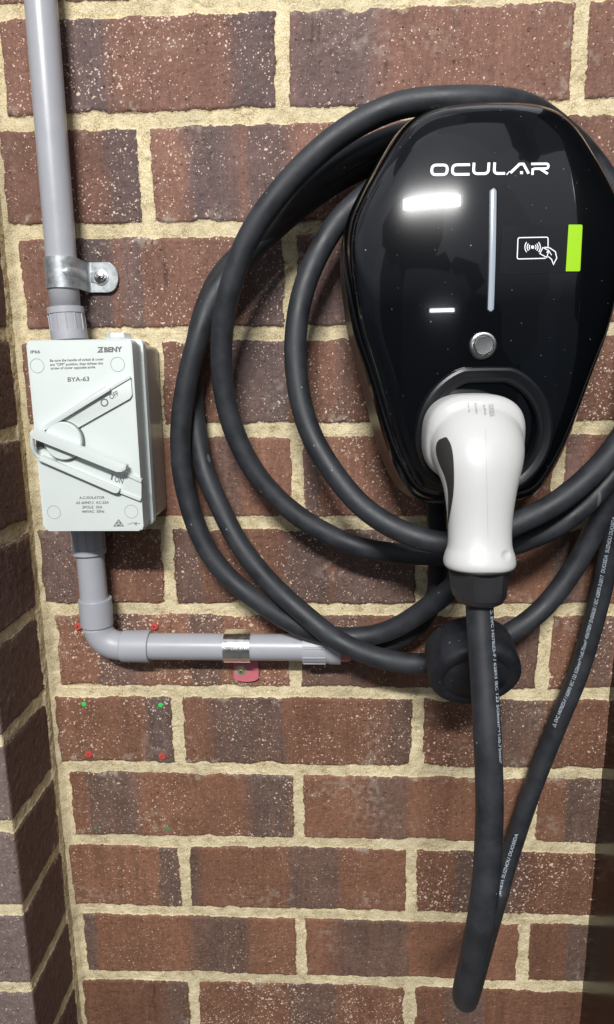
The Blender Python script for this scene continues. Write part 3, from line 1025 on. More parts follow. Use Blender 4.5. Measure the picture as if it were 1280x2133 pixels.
# it runs on into the coil round the right of the charger, over the top and down the left (front strand)
coil1 = [at(1340, 760, 0.050), at(1352, 600, 0.034), at(1318, 470, 0.024), at(1256, 365, 0.022), at(1212, 308, 0.026), at(1160, 262, 0.040), at(1110, 228, 0.058), at(1060, 212, 0.068), at(1000, 208, 0.073), at(930, 208, 0.074), at(826, 220, 0.072), at(719, 273, 0.070), at(636, 342, 0.068),
         at(572, 414, 0.066), at(515, 500, 0.062), at(481, 594, 0.058), at(466, 664, 0.053), at(461, 734, 0.048), at(465, 805, 0.043), at(480, 875, 0.040), at(488, 900, 0.039), at(527, 978, 0.037),
         at(571, 1031, 0.036), at(621, 1075, 0.036), at(677, 1109, 0.037), at(740, 1137, 0.038), at(821, 1152, 0.040), at(891, 1157, 0.045), at(960, 1155, 0.056), at(1020, 1147, 0.066), at(1077, 1132, 0.074),
         at(1134, 1110, 0.076), at(1190, 1076, 0.076), at(1237, 1033, 0.074), at(1280, 982, 0.070), at(1325, 900, 0.07), at(1352, 780, 0.05)]
coil2 = [at(1340, 640, 0.018), at(1300, 520, 0.014), at(1230, 400, 0.014), at(1130, 310, 0.018), at(1000, 268, 0.028), at(900, 268, 0.038), at(820, 287, 0.043), at(759, 313, 0.043), at(693, 350, 0.040), at(640, 390, 0.036), at(590, 440, 0.030), at(540, 492, 0.024), at(500, 531, 0.020),
         at(457, 577, 0.016), at(425, 648, 0.013), at(408, 718, 0.0125), at(403, 775, 0.0125), at(403, 828, 0.0135), at(410, 898, 0.017), at(420, 950, 0.020), at(431, 994, 0.024),
         at(456, 1050, 0.029), at(490, 1119, 0.035), at(534, 1181, 0.041), at(590, 1241, 0.046), at(640, 1284, 0.052), at(685, 1322, 0.058), at(727, 1347, 0.062), at(774, 1366, 0.064), at(832, 1380, 0.066),
         at(884, 1383, 0.066), at(950, 1375, 0.060), at(1010, 1350, 0.052), at(1061, 1319, 0.045), at(1119, 1280, 0.038), at(1177, 1212, 0.034), at(1222, 1138, 0.034), at(1258, 1064, 0.040), at(1290, 980, 0.048), at(1330, 860, 0.05)]
coil3 = [at(1130, 480, 0.013), at(1080, 380, 0.013), at(1000, 320, 0.013), at(920, 300, 0.014), at(850, 308, 0.016), at(780, 338, 0.018), at(706, 373, 0.0185), at(626, 430, 0.0185), at(587, 464, 0.020), at(537, 510, 0.022), at(490, 560, 0.026),
         at(448, 613, 0.031), at(431, 650, 0.034), at(417, 692, 0.036), at(404, 734, 0.0365), at(390, 793, 0.036), at(379, 863, 0.034), at(376, 922, 0.032), at(380, 985, 0.030),
         at(396, 1056, 0.030), at(418, 1119, 0.031), at(449, 1172, 0.033), at(490, 1216, 0.035), at(540, 1253, 0.038), at(590, 1288, 0.039), at(652, 1316, 0.038), at(700, 1327, 0.038), at(750, 1327, 0.040), at(797, 1319, 0.044),
         at(844, 1298, 0.050), at(891, 1265, 0.058), at(930, 1236, 0.066), at(962, 1205, 0.072), at(985, 1160, 0.070), at(1000, 1110, 0.055), at(1010, 1065, 0.042), at(1013, 1030, 0.036)]
inner = [at(860, 330, 0.030), at(790, 385, 0.034), at(747, 420, 0.038), at(703, 462, 0.042), at(659, 536, 0.046), at(630, 610, 0.050), at(617, 685, 0.053), at(615, 735, 0.055), at(620, 800, 0.058), at(633, 864, 0.062), at(655, 920, 0.066), at(690, 978, 0.072), at(710, 1005, 0.075),
         at(750, 1052, 0.082), at(809, 1094, 0.090), at(867, 1119, 0.096), at(926, 1133, 0.101), at(985, 1129, 0.104), at(1030, 1113, 0.105), at(1077, 1089, 0.104), at(1134, 1064, 0.101), at(1190, 1026, 0.096), at(1237, 984, 0.090), at(1280, 934, 0.082), at(1330, 850, 0.07), at(1362, 730, 0.058)]
P_hang = smooth_path(hang, 0.003)
sheath = tube('cable_sheath', P_hang, RC, M_RUB, cable_thing, 32)
sheath['label'] = 'free-hanging stretch of the black cable, looping down from the plug'
P1 = smooth_path(coil1, 0.004); P2_ = smooth_path(coil2, 0.004); P3 = smooth_path(coil3, 0.004); P4 = smooth_path(inner, 0.004)
# clamp against the wall
for PP in (P1, P2_, P3, P4, P_hang):
    for p in PP:
        if p.y > -0.0105: p.y = -0.0105
for nm, PP, lb in (('cable_turn', P1, 'front turn of the coil, outermost above the charger'), ('cable_turn', P2_, 'turn of the coil passing behind the rubber cap'),
                   ('cable_turn', P3, 'turn of the coil nearest the wall'), ('cable_turn', P4, 'innermost small turn of the coil, close to the charger')):
    o = tube(nm, PP, RC, M_RUB, cable_thing, 32)
    o['label'] = lb


def cable_text(name, s, P, i0, length, h, phi, parent, rev=False, m=M_CPRINT, bold=0.012):
    """print running along path P from arc length i0, glyph height h, at angle phi round from the side facing the room"""
    L = [0]
    for i in range(1, len(P)): L.append(L[-1] + (P[i] - P[i - 1]).length)
    me = text_mesh(s, bold)
    bm = bmesh.new(); bm.from_mesh(me)
    bmesh.ops.triangulate(bm, faces=bm.faces)
    x0 = min(v.co.x for v in bm.verts); x1 = max(v.co.x for v in bm.verts)
    for v in bm.verts:
        s_ = i0 + (-1 if rev else 1) * (v.co.x - x0) / (x1 - x0) * length
        j = 0
        j = min(len(L) - 2, max(0, int(np.searchsorted(L, s_)) - 1))
        f = (s_ - L[j]) / (L[j + 1] - L[j])
        p = P[j].lerp(P[j + 1], f)
        a_ = P[max(0, j - 1)]; b_ = P[min(len(P) - 1, j + 2)]
        t = (b_ - a_).normalized() * (-1 if rev else 1)
        n0 = Vector((0.0, -1.0, 0.25)); n0 = (n0 - t * n0.dot(t)).normalized()
        up = n0.cross(t)
        a2 = phi + (v.co.y / 0.729 * h - h / 2) / RC
        v.co = p + (n0 * math.cos(a2) + up * math.sin(a2)) * (RC + 0.0002)
    bm.to_mesh(me); bm.free()
    return link(name, me, m, parent)


Ltot = [0]
for i in range(1, len(P_hang)): Ltot.append(Ltot[-1] + (P_hang[i] - P_hang[i - 1]).length)


def arc_near(px, py, lo=0.0, hi=9.0):
    """arc length of the path point whose ray passes closest to that pixel"""
    d = ray(px, py).normalized(); best = (9, 0)
    for p, s in zip(P_hang, Ltot):
        if s < lo or s > hi: continue
        w = p - CAM
        q = (w - d * w.dot(d)).length
        if q < best[0]: best = (q, s)
    return best[1]


half_ = Ltot[-1] * 0.5
s0 = arc_near(1010, 1268, 0, half_); s1_ = arc_near(1022, 1580, 0, half_)
TX = '\u25b3 EVC H07BZ5-F / 62893 IEC 123 5G6mm\u00b2+1x0.75mm\u00b2 450/750V EN50620 / IEC 62893-3:2017  DUOSIDA  SUZHOU DUOSIDA'
cable_text('printed_text', '\u25b3 EVC H07BZ5-F / 62893 IEC 123 5G6mm\u00b2+1x0.75mm\u00b2', P_hang, s0, s1_ - s0, 0.0030, math.radians(44), sheath)
sA = arc_near(1160, 1512, half_); sB = arc_near(1283, 1070, half_)
cable_text('printed_text', TX, P_hang, sA, sB - sA, 0.0030, math.radians(38), sheath)
sC = arc_near(1048, 1832, half_); sD = arc_near(1082, 1730, half_)
cable_text('printed_text', 'DUOSIDA SUZHOU DUOSIDA', P_hang, sC - (sD - sC) * 0.35, (sD - sC) * 1.35, 0.0030, math.radians(24), sheath)

# plug shell: collar + bent handle fused into one skin
def sect(c, ang, hw, ht, n=40, e=2.3):
    """superellipse section; ang 0 = facing out of the wall, 90 = facing down"""
    a_ = math.radians(ang)
    ax = Vector((0, math.sin(a_) * -1.0 * 1.0, math.cos(a_)))   # local 'up' of the section
    ax = Vector((0, -math.sin(a_), math.cos(a_)))
    P = []
    for k in range(n):
        q = 2 * math.pi * k / n
        cx, sx_ = math.cos(q), math.sin(q)
        u = hw * (abs(cx) ** (2 / e)) * (1 if cx >= 0 else -1)
        v = ht * (abs(sx_) ** (2 / e)) * (1 if sx_ >= 0 else -1)
        P.append(Vector(c) + Vector((u, 0, 0)) + ax * v)
    return P


def loft_bm(bm, rings):
    R = [[bm.verts.new(p) for p in r] for r in rings]
    n = len(R[0])
    for q, r in zip(R, R[1:]):
        for k in range(n): bm.faces.new((q[k], q[(k + 1) % n], r[(k + 1) % n], r[k]))
    bm.faces.new(R[0]); bm.faces.new(R[-1][::-1])


CC = at(990, 914, 0.142)
cx, cz = CC.x, CC.z
bm = bmesh.new()
loft_bm(bm, [sect((cx, -0.100, cz), 0, .0325, .0295, e=2.7), sect((cx, -0.130, cz), 0, .0338, .0305, e=2.7), sect((cx, -0.140, cz), 4, .0338, .0303, e=2.7), sect((cx, -0.1450, cz + .0003), 6, .0330, .0293, e=2.7),
             sect((cx, -0.1485, cz + .0006), 8, .0305, .0268, e=2.6), sect((cx, -0.1510, cz + .001), 8, .0255, .0220)])
hx = GA.x
def hp(t): return cx + (hx - cx) * t
HT = [(0, .130, 0, .0305, .0270, .0035), (.05, .1445, 18, .0308, .0268, .0030), (.12, .1550, 38, .0298, .0250, .0015), (.22, .1618, 58, .0272, .0222, 0), (.36, .1655, 74, .0240, .0198, 0),
      (.52, .1680, 82, .0219, .0182, 0), (.66, .1700, 84, .0208, .0174, 0), (.78, .1722, 86, .0204, .0170, 0), (.88, .1742, 87, .0207, .0176, 0), (.94, .1752, 88, .0222, .0194, 0), (1.0, .1758, 88, .0232, .0206, 0),
      (1.04, .1760, 88, .0231, .0205, 0), (1.07, .1760, 88, .0214, .0190, 0)]
HI = []
for i in range(len(HT) - 1):
    a_ = np.array(HT[max(0, i - 1)]); b_ = np.array(HT[i]); c_ = np.array(HT[i + 1]); d_ = np.array(HT[min(len(HT) - 1, i + 2)])
    for q in range(6):
        f = q / 6
        HI.append(tuple(0.5 * (2 * b_ + (c_ - a_) * f + (2 * a_ - 5 * b_ + 4 * c_ - d_) * f * f + (3 * b_ - a_ - 3 * c_ + d_) * f ** 3)))
HI.append(HT[-1])
HT = HI
loft_bm(bm, [sect((hp(min(1, t)), -d_, cz - .002 + (GA.z - cz + .002) * t + dz_), a_, hw_, ht_, e=2.15) for t, d_, a_, hw_, ht_, dz_ in HT])
bmesh.ops.recalc_face_normals(bm, faces=bm.faces)
me = bpy.data.meshes.new('plug_shell_src')
bm.to_mesh(me); bm.free()
o = bpy.data.objects.new('tmp', me); COL.objects.link(o)
md = o.modifiers.new('r', 'REMESH'); md.mode = 'VOXEL'; md.voxel_size = 0.0009
ms = o.modifiers.new('s', 'SMOOTH'); ms.factor = 0.6; ms.iterations = 15
bpy.context.view_layer.update()
me2 = bpy.data.meshes.new_from_object(o.evaluated_get(bpy.context.evaluated_depsgraph_get()))
bpy.data.objects.remove(o)
# the little screw recess near the handle's end: press the skin in
rc = GA + Vector((0.0133, -0.0185, 0.0068))
for v in me2.vertices:
    q = (v.co - rc)
    q2 = Vector((q.x / 0.0036, 0, q.z / 0.0028)).length
    if v.co.y < -0.176 and q2 < 1.0:
        v.co.y += 0.0014 * (1 - q2 ** 2)
for p in me2.polygons: p.use_smooth = True
me2.name = 'plug_handle'
me2.materials.clear()
shell = link('plug_handle', me2, M_WHITE, cable_thing)
bpy.context.view_layer.update()
BV_SH = bvh_of(shell)

# black rubber grip let into the left flank, and a sliver on the right
def ruled(name, Lp, Rp, bv, m, parent, lift=0.0004, n=40, k=8):
    def samp(P, t):
        for i in range(len(P) - 1):
            if P[i][1] <= t <= P[i + 1][1]:
                f = (t - P[i][1]) / max(1e-6, P[i + 1][1] - P[i][1]); return P[i][0] + (P[i + 1][0] - P[i][0]) * f
        return P[-1][0]
    Ls = [(p.x, p.z) for p in smooth_path([(x, 0, y) for x, y in Lp], 2.0)]
    Rs = [(p.x, p.z) for p in smooth_path([(x, 0, y) for x, y in Rp], 2.0)]
    y0, y1 = max(Ls[0][1], Rs[0][1]), min(Ls[-1][1], Rs[-1][1])
    bm = bmesh.new(); rows = []
    for i in range(n + 1):
        y = y0 + (y1 - y0) * i / n
        a_, b_ = samp(Ls, y), samp(Rs, y)
        rows.append([bm.verts.new(on(bv, a_ + (b_ - a_) * j / k, y, lift, 0.165)) for j in range(k + 1)])
    for q, r in zip(rows, rows[1:]):
        for j in range(k):
            vs = (q[j], q[j + 1], r[j + 1], r[j])
            cs = [v.co for v in vs]
            if max((c1 - c2).length for c1 in cs for c2 in cs) > 0.02: continue
            bm.faces.new(vs)
    return bm_obj(name, bm, m, parent)


ruled('grip_inlay', [(931, 910), (914, 917), (909, 936), (915, 962), (927, 990), (934, 1020), (935, 1055), (934, 1092)], [(931.5, 911), (940, 925), (945, 950), (947, 990), (946, 1025), (941, 1060), (934.6, 1092)], BV_SH, M_GRIP, shell)
SH = lambda x, y: on(BV_SH, x, y, 0.0002, 0.15)
text_px('printed_text', 'DUOSIDA', 1018, 843, 26, 11, 84, SH, M_INKL, shell, 0.01)
text_px('printed_text', 'Type: MHTU-H32', 1007, 843, 22, 4.5, 84, SH, M_INKL, shell)
text_px('printed_text', 'No. DL 161022-1', 989, 840, 23, 4.5, 84, SH, M_INKL, shell)
text_px('printed_text', 'Power  5.16', 974, 839, 20, 4.5, 84, SH, M_INKL, shell)

M_SEAM = mat('plug_seam', (0.42, 0.42, 0.41), 0.5)
ruled('mould_seam', [(1011.5, 892), (1012.6, 950), (1014.4, 1030), (1016.4, 1120)], [(1012.7, 892), (1013.8, 950), (1015.6, 1030), (1017.6, 1120)], BV_SH, M_SEAM, shell, 0.00012, 40, 1)

# strain relief nut: faceted cone
AX = (GB - GA).normalized()
bm = bmesh.new(); rings = []
nn = 64
for s, r, fac in ((0.0012, .0180, 0), (0.0036, .0200, 0), (0.0046, .0198, 0.2), (0.0056, .0190, 1.5), (0.012, .0184, 1.2), (0.018, .0180, .6), (0.0235, .0168, .12), (0.0270, .0150, 0), (0.0290, .0125, 0), (0.0296, .0096, 0)):
    ring = []
    for k in range(nn):
        a_ = 2 * math.pi * k / nn
        u8 = math.pi / 3
        m_ = ((a_ + 0.62 + u8 / 2) % u8) - u8 / 2
        rf = math.cos(u8 / 2) / math.cos(m_) * 1.03
        rr_ = 1.05 * r * ((1 - fac) + fac * rf) if s < 0.028 else r
        ring.append(bm.verts.new(GA + AX * s + Vector((math.cos(a_) * rr_, 0, 0)) + AX.cross(Vector((1, 0, 0))).normalized() * math.sin(a_) * rr_))
    rings.append(ring)
for q, r in zip(rings, rings[1:]):
    for k in range(nn): bm.faces.new((q[k], q[(k + 1) % nn], r[(k + 1) % nn], r[k]))
bm.faces.new(rings[0]); bm.faces.new(rings[-1])
bm_obj('strain_relief', bm, M_NUT, shell, True, 0.22)

# ------------------------------------------------------------ supply lead from the conduit into the charger's underside
lead = [at(900, 1000, 0.030), at(908, 1050, 0.030), at(911, 1110, 0.030), at(914, 1170, 0.031), at(912, 1215, 0.031), at(902, 1258, 0.030), at(880, 1298, 0.029), at(846, 1326, 0.027), at(800, 1345, 0.025), at(760, 1354, 0.024), at(700, 1352, 0.0235)]
o = tube('supply_conduit', smooth_path(lead, 0.004), 0.0082, M_CAP)
tag(o, 'thin black flexible conduit from the grey pipe up to the charger, mostly behind the coils', 'flexible conduit')

# ------------------------------------------------------------ rubber cap hanging behind the cable
cb = at(972, 1338, 0.104)
axis = Vector((0.045, -0.89, -0.46)).normalized()
prof = [(0.0, 0.0), (0.0, 0.027), (0.0008, 0.0312), (0.003, 0.0332), (0.007, 0.0341), (0.022, 0.0346), (0.0305, 0.0345), (0.0335, 0.0336), (0.0350, 0.0318), (0.0354, 0.0295), (0.0354, 0.0250), (0.0348, 0.0245), (0.0348, 0.0240), (0.0353, 0.0234), (0.0353, 0.0)]
cap = lathe('rubber_cap', cb, cb + axis * 0.1, prof, M_CAP, None, 72, 1.2)
tag(cap, 'round black rubber dust cap hanging behind the straight cable below the plug', 'dust cap')

# ------------------------------------------------------------ conduits
DP = 0.024
RP = 0.0125
up0 = at(85, 0, DP); up1 = at(123.6, 500, DP); dirn = (up1 - up0).normalized()
topc = thing('electrical_conduit', tuple(at(137, 640, DP)), 'tall straight grey plastic conduit running up from the switch past the metal saddle', 'conduit', 'grey plastic conduits')
pA = up0 - dirn * 0.10
pB = at(137, 650, DP)
tube('pipe', [pA + (pB - pA) * (k / 12) for k in range(13)], RP, M_PVC, topc, 48)
aA = at(136.5, 641, DP); aB = Vector((aA.x + 0.0018, -DP, -0.2640))
l_ = (aB - aA).length
def adaptor(A, B, parent, r=0.0152, ribs=True, name='adaptor'):
    L_ = (B - A).length
    o = lathe(name, A, B, [(0, 0.0128), (0.0, r), (0.0050, r), (0.0053, r - 0.0008), (L_ * 0.70, r - 0.0008), (L_ * 0.71, r), (L_, r + 0.0001)], M_PVC2, parent, 56, 0.4)
    t = (B - A).normalized(); n = Vector((0, -1, 0)); n = (n - t * n.dot(t)).normalized(); bb = t.cross(n)
    bm = bmesh.new()
    for k in range(12):
        a_ = 2 * math.pi * k / 12 + 0.2
        dr = n * math.cos(a_) + bb * math.sin(a_); tn = dr.cross(t)
        pts = []
        for s in (0.0052, L_ * 0.705):
            for w_, r_ in ((-0.0006, r - 0.0010), (-0.0003, r - 0.0001), (0.0003, r - 0.0001), (0.0006, r - 0.0010)):
                pts.append(bm.verts.new(A + t * s + dr * r_ + tn * w_))
        for i in range(3): bm.faces.new((pts[i], pts[i + 1], pts[i + 5], pts[i + 4]))
    bm_obj('rib', bm, M_PVC2, o, False)
    return o
adaptor(aA, aB, topc)

botc = thing('electrical_conduit', tuple(at(194, 1200, DP)), 'bent grey plastic conduit leaving the switch below and turning right along the wall', 'conduit', 'grey plastic conduits')
q0 = Vector((at(187, 1150, DP).x, -DP, -0.4180)); q1 = at(186.5, 1152, DP)
adaptor(q1, q0, botc)
v1 = at(196, 1246, DP)
tube('pipe', [at(187, 1140, DP).lerp(at(198, 1262, DP), k / 8) for k in range(9)], RP, M_PVC, botc, 48)
# elbow: socket, bend, socket
zH = at(400, 1346.5, DP).z
h0 = Vector((at(255, 1346, DP).x, -DP, zH))
e0 = at(198.5, 1246, DP); e1 = at(203, 1302, DP)
bend = [e1]
hc = Vector((at(262, 1346, DP).x, -DP, zH))
for k in range(1, 14):
    t = k / 14
    ctrl = Vector((e1.x + 0.002, -DP, zH))
    bend.append(e1 * (1 - t) ** 2 + ctrl * 2 * t * (1 - t) + hc * t * t)
bend.append(hc)
tube('elbow', bend, 0.0134, M_PVC2, botc, 48)
lathe('socket_collar', e0, e1, [(0, 0.0128), (0, 0.0147), (0.0006, 0.0151), ((e1 - e0).length - 0.001, 0.0149), ((e1 - e0).length, 0.0143), ((e1 - e0).length, 0.0132)], M_PVC2, botc, 56, 0.5)
c0 = Vector((at(256, 1346, DP).x, -DP, zH)); c1 = Vector((at(314, 1346, DP).x, -DP, zH))
lathe('socket_collar', c1, c0, [(0, 0.0128), (0, 0.0147), (0.0006, 0.0151), ((c1 - c0).length - 0.001, 0.0149), ((c1 - c0).length, 0.0143), ((c1 - c0).length, 0.0132)], M_PVC2, botc, 56, 0.5)
pe = Vector((at(660, 1350, DP).x, -DP, zH - 0.0004))
tube('pipe', [Vector((c0.x + 0.01, -DP, zH)).lerp(pe, k / 12) for k in range(13)], RP, M_PVC, botc, 48)
k0 = Vector((at(631, 1350, DP).x, -DP, zH - 0.0002)); k1 = Vector((at(710, 1352, DP).x, -DP, zH - 0.0006))
cp = lathe('coupling', k0, k1, [(0, 0.0127), (0, 0.0152), (0.022, 0.0152), (0.0222, 0.0146), (0.0245, 0.0146), (0.0247, 0.0153), ((k1 - k0).length, 0.0153)], M_PVC2, botc, 56, 0.4)
bm = bmesh.new()
for k in range(10):
    a_ = 2 * math.pi * k / 10 + 0.35
    dr = Vector((0, -math.cos(a_), math.sin(a_))); tn = Vector((0, math.sin(a_), math.cos(a_)))
    pts = []
    for s in (0.0008, 0.0215):
        for w_, r_ in ((-0.0010, 0.0151), (-0.0006, 0.0159), (0.0006, 0.0159), (0.0010, 0.0151)):
            pts.append(bm.verts.new(Vector((k0.x + s, k0.y, k0.z)) + dr * r_ + tn * w_))
    for i in range(3): bm.faces.new((pts[i], pts[i + 1], pts[i + 5], pts[i + 4]))
    bm.faces.new(pts[0:4]); bm.faces.new(pts[4:8])
bm_obj('rib', bm, M_PVC2, cp, False)
bm = bmesh.new()
lathe('end_bush', k1 - Vector((0.001, 0, 0)), k1 + Vector((0.02, 0, 0)), [(0, 0.0125), (0.008, 0.0125), (0.010, 0.0115)], M_REDF, botc, 40)

# ------------------------------------------------------------ saddles
def strap(name, frame_o, ux, un, ul, r, length, tab, tabw, m, parent, th=0.0012, round_end=True, hole=None, left_tail=0.0):
    """metal strap bent over a pipe. ux across (towards the tab), un off the wall, ul along the pipe"""
    prof = []
    cd_ = DP
    prof.append((-r, max(0.001, cd_ - 0.010 - left_tail)))
    for k in range(0, 25):
        a_ = math.pi - math.pi * k / 24
        prof.append((r * math.cos(a_), cd_ + r * math.sin(a_)))
    prof.append((r, 0.0075))
    for k in range(1, 7):
        a_ = math.pi + (math.pi / 2) * k / 6
        prof.append((r + 0.0045 + 0.0045 * math.cos(a_), 0.0075 + 0.0045 * math.sin(a_)))
    return prof


def sweep_strap(name, O, ux, un, ul, prof, hl, th, m, parent):
    bm = bmesh.new(); rows = []
    n = len(prof)
    for i, (x, d) in enumerate(prof):
        a_ = Vector(prof[max(0, i - 1)]); c_ = Vector(prof[min(n - 1, i + 1)])
        t = (c_ - a_).normalized(); nr = Vector((-t.y, t.x))
        if hasattr(hl, '__call__'): h_ = hl(i, n)
        else: h_ = hl
        row = []
        for sgn, off in ((-1, 0), (-1, 1), (1, 1), (1, 0)):
            q = Vector((x, d)) + nr * (th * off)
            row.append(bm.verts.new(O + ux * q.x + un * q.y + ul * (h_ * sgn)))
        rows.append(row)
    for q, r in zip(rows, rows[1:]):
        for k in range(4): bm.faces.new((q[k], q[(k + 1) % 4], r[(k + 1) % 4], r[k]))
    bm.faces.new(rows[0]); bm.faces.new(rows[-1])
    return bm_obj(name, bm, m, parent, True, 0.6)


def tabplate(name, O, ux, un, ul, x0, x1, hl, d0, th, m, parent, rad=None):
    rad = rad if rad is not None else hl
    pts = [(x0, -hl), (x1 - rad * 0.75, -hl)]
    for k in range(1, 12):
        a_ = -math.pi / 2 + math.pi * k / 12
        pts.append((x1 - rad * 0.75 + rad * 0.75 * math.cos(a_), hl * math.sin(a_)))
    pts += [(x1 - rad * 0.75, hl), (x0, hl)]
    bm = bmesh.new()
    f = [bm.verts.new(O + ux * x + un * (d0 + th) + ul * y) for x, y in pts]
    b = [bm.verts.new(O + ux * x + un * d0 + ul * y) for x, y in pts]
    ff = bm.faces.new(f); bm.faces.new(b[::-1])
    for i in range(len(f)): bm.faces.new((f[i], b[i], b[(i + 1) % len(f)], f[(i + 1) % len(f)]))
    bmesh.ops.bevel(bm, geom=list(ff.edges), offset=0.0003, segments=2, affect='EDGES')
    return bm_obj(name, bm, m, parent, True, 0.5)


def screw(O, n, r, parent, m, name='screw'):
    """pan head with a cross recess"""
    n = n.normalized()
    o = lathe(name, O, O + n, [(0, r * 1.75), (0.0006, r * 1.75), (0.0009, r * 1.6), (0.0009, r), (0.0014, r), (0.0024, r * 0.86), (0.0027, r * 0.5), (0.0028, 0)], m, parent, 40, 0.6)
    x = n.orthogonal().normalized(); y = n.cross(x)
    bm = bmesh.new()
    for a_, c_ in ((x, y), (y, x)):
        w_ = r * 0.13
        vs = [bm.verts.new(O + n * 0.00292 + a_ * (s * r * 0.55) + c_ * (q * w_)) for s, q in ((-1, -1), (1, -1), (1, 1), (-1, 1))]
        f_ = bm.faces.new(vs)
    vv = [v for v in bm.verts]
    for v in vv[4:]: v.co += n * 0.00003
    bm_obj('cross_slot', bm, M_DARK, o, False)
    return o


UN = Vector((0, -1, 0))
pc = at(131.5, 571, DP)
sad = thing('pipe_saddle', (pc.x, 0, pc.z), 'dull galvanised saddle holding the tall conduit above the switch', 'pipe saddle', 'metal saddles holding the conduits')
O_ = Vector((pc.x, 0, pc.z))
ul = Vector((dirn.x, 0, dirn.z)).normalized(); ux = Vector((1, 0, 0))
pr = strap('x', O_, ux, UN, ul, 0.0128, 0, 0, 0, M_GALV, None)
sweep_strap('strap', O_, ux, UN, ul, pr, 0.0123, 0.0013, M_GALV, sad)
x0 = pr[-1][0]
tx = at(246, 571, 0.004).x - pc.x
tb = tabplate('tab', O_, ux, UN, ul, x0 - 0.0006, tx, 0.0125, 0.0029, 0.0014, M_GALV, sad)
# pressed rib over strap and tab
rb = [O_ + ux * (0.0128 * math.cos(a_)) + UN * (DP + 0.0128 * math.sin(a_)) for a_ in [math.radians(68 - 68 * k / 8) for k in range(9)]]
bm = bmesh.new(); rows = []
for k, p in enumerate(rb):
    a_ = math.radians(68 - 68 * k / 8); nr = ux * math.cos(a_) + UN * math.sin(a_)
    w_ = 0.0042 * math.sqrt(max(0.05, 1 - (1 - min(1, k / 2.5)) ** 2))
    rows.append([bm.verts.new(p + nr * (0.0012 + hh) + ul * (w_ * s)) for s, hh in ((-1, 0), (-0.7, 0.0009), (0, 0.0011), (0.7, 0.0009), (1, 0))])
rows.append([bm.verts.new(O_ + ux * 0.0149 + UN * 0.010 + ul * (0.0042 * s)) for s in (-1, -0.7, 0, 0.7, 1)])
for q, r in zip(rows, rows[1:]):
    for i in range(4): bm.faces.new((q[i], q[i + 1], r[i + 1], r[i]))
bm_obj('pressed_rib', bm, M_GALV, sad)
sc_ = at(210, 571, 0.0045)
rp_ = []
bm = bmesh.new()
pts = [(0.0165, -0.0040), (sc_.x - pc.x - 0.004, -0.0042)]
cxr = sc_.x - pc.x
for k in range(13):
    a_ = math.radians(-135 + 270 * k / 12); pts.append((cxr + 0.0068 * math.cos(a_), 0.0068 * math.sin(a_)))
pts += [(sc_.x - pc.x - 0.004, 0.0042), (0.0165, 0.0040)]
prism_v = [O_ + ux * x + UN * 0.0051 + ul * y for x, y in pts]
prism_bm(bm, prism_v, 0.0040, 0.0005)
bm_obj('embossing', bm, M_GALV, sad, True, 0.9)
screw(O_ + ux * cxr + UN * 0.0049, UN, 0.0031, sad, M_STEEL)

hcx = at(496, 1346, DP).x
O2 = Vector((hcx, 0, zH - 0.0002))
sad2 = thing('pipe_saddle', tuple(O2), 'shiny zinc saddle with red film on its tab, holding the horizontal conduit', 'pipe saddle', 'metal saddles holding the conduits')
uxd = Vector((0, 0, -1)); ulx = Vector((1, 0, 0))
pr2 = strap('x', O2, uxd, UN, ulx, 0.0128, 0, 0, 0, M_ZINC, None)
sweep_strap('strap', O2, uxd, UN, ulx, pr2, 0.0124, 0.0011, M_ZINC, sad2)
# red film over the lower part of the strap
prr = []
for k in range(0, 7):
    a_ = math.radians(36 - 30 * k / 6); prr.append((0.0141 * math.cos(a_), DP + 0.0141 * math.sin(a_)))
sweep_strap('red_film', O2, uxd, UN, ulx, prr, 0.0122, 0.0003, M_REDF, sad2)
zt = at(505, 1420, 0.004).z
tabplate('tab', O2 + ulx * 0.0040, uxd, UN, ulx, pr2[-1][0] - 0.0006, O2.z - zt, 0.0124, 0.0029, 0.0014, M_REDF, sad2, 0.006)
s2c = at(503, 1396, 0.0045)
lathe('washer', Vector((s2c.x, -0.0042, s2c.z)), Vector((s2c.x, -0.1, s2c.z)), [(0, 0.0058), (0.0007, 0.0058), (0.001, 0.0054), (0.001, 0.0)], M_PVC, sad2, 40)
screw(Vector((s2c.x, -0.0050, s2c.z)), UN, 0.0026, sad2, M_BRASS)

# ------------------------------------------------------------ isolator switch
bx0, bx1, bz1, bz0 = -0.2000, -0.1170, -0.2675, -0.4192
DF = 0.080
iso = thing('isolator_switch', ((bx0 + bx1) / 2, 0, bz0), 'pale grey-green rotary isolator switch box with OFF and ON lettering, between the two conduits', 'isolator switch')


def boxp(name, x0, x1, z0, z1, r, d0, d1, m, bev, parent=iso):
    bm = bmesh.new()
    prism_bm(bm, [Vector((x, -d1, z)) for x, z in rrect(x0, x1, z0, z1, r)], d0, bev, 3)
    return bm_obj(name, bm, m, parent, True, 0.5)


boxp('base', bx0 + 0.0015, bx1 - 0.0010, bz0 + 0.0015, bz1 - 0.0015, 0.005, 0.0015, 0.0455, M_BOXB, 0.0005)
boxp('gasket', bx0 + 0.0008, bx1 - 0.0003, bz0 + 0.0008, bz1 - 0.0008, 0.005, 0.0450, 0.0468, M_SEAL, 0.0002)
boxp('flange', bx0 - 0.0008, bx1 + 0.0012, bz0 - 0.0008, bz1 + 0.0018, 0.005, 0.0466, 0.0545, M_BOX, 0.0008)
boxp('cover_neck', bx0 + 0.0012, bx1 - 0.0008, bz0 + 0.0012, bz1 - 0.0012, 0.004, 0.0540, 0.0660, M_BOX, 0.0003)
coverb = boxp('cover', bx0, bx1, bz0, bz1, 0.0038, 0.0655, DF, M_BOX, 0.0012)
Z6 = lambda P: [(40 + x / 4.0, 680 + y / 4.0) for x, y in P]
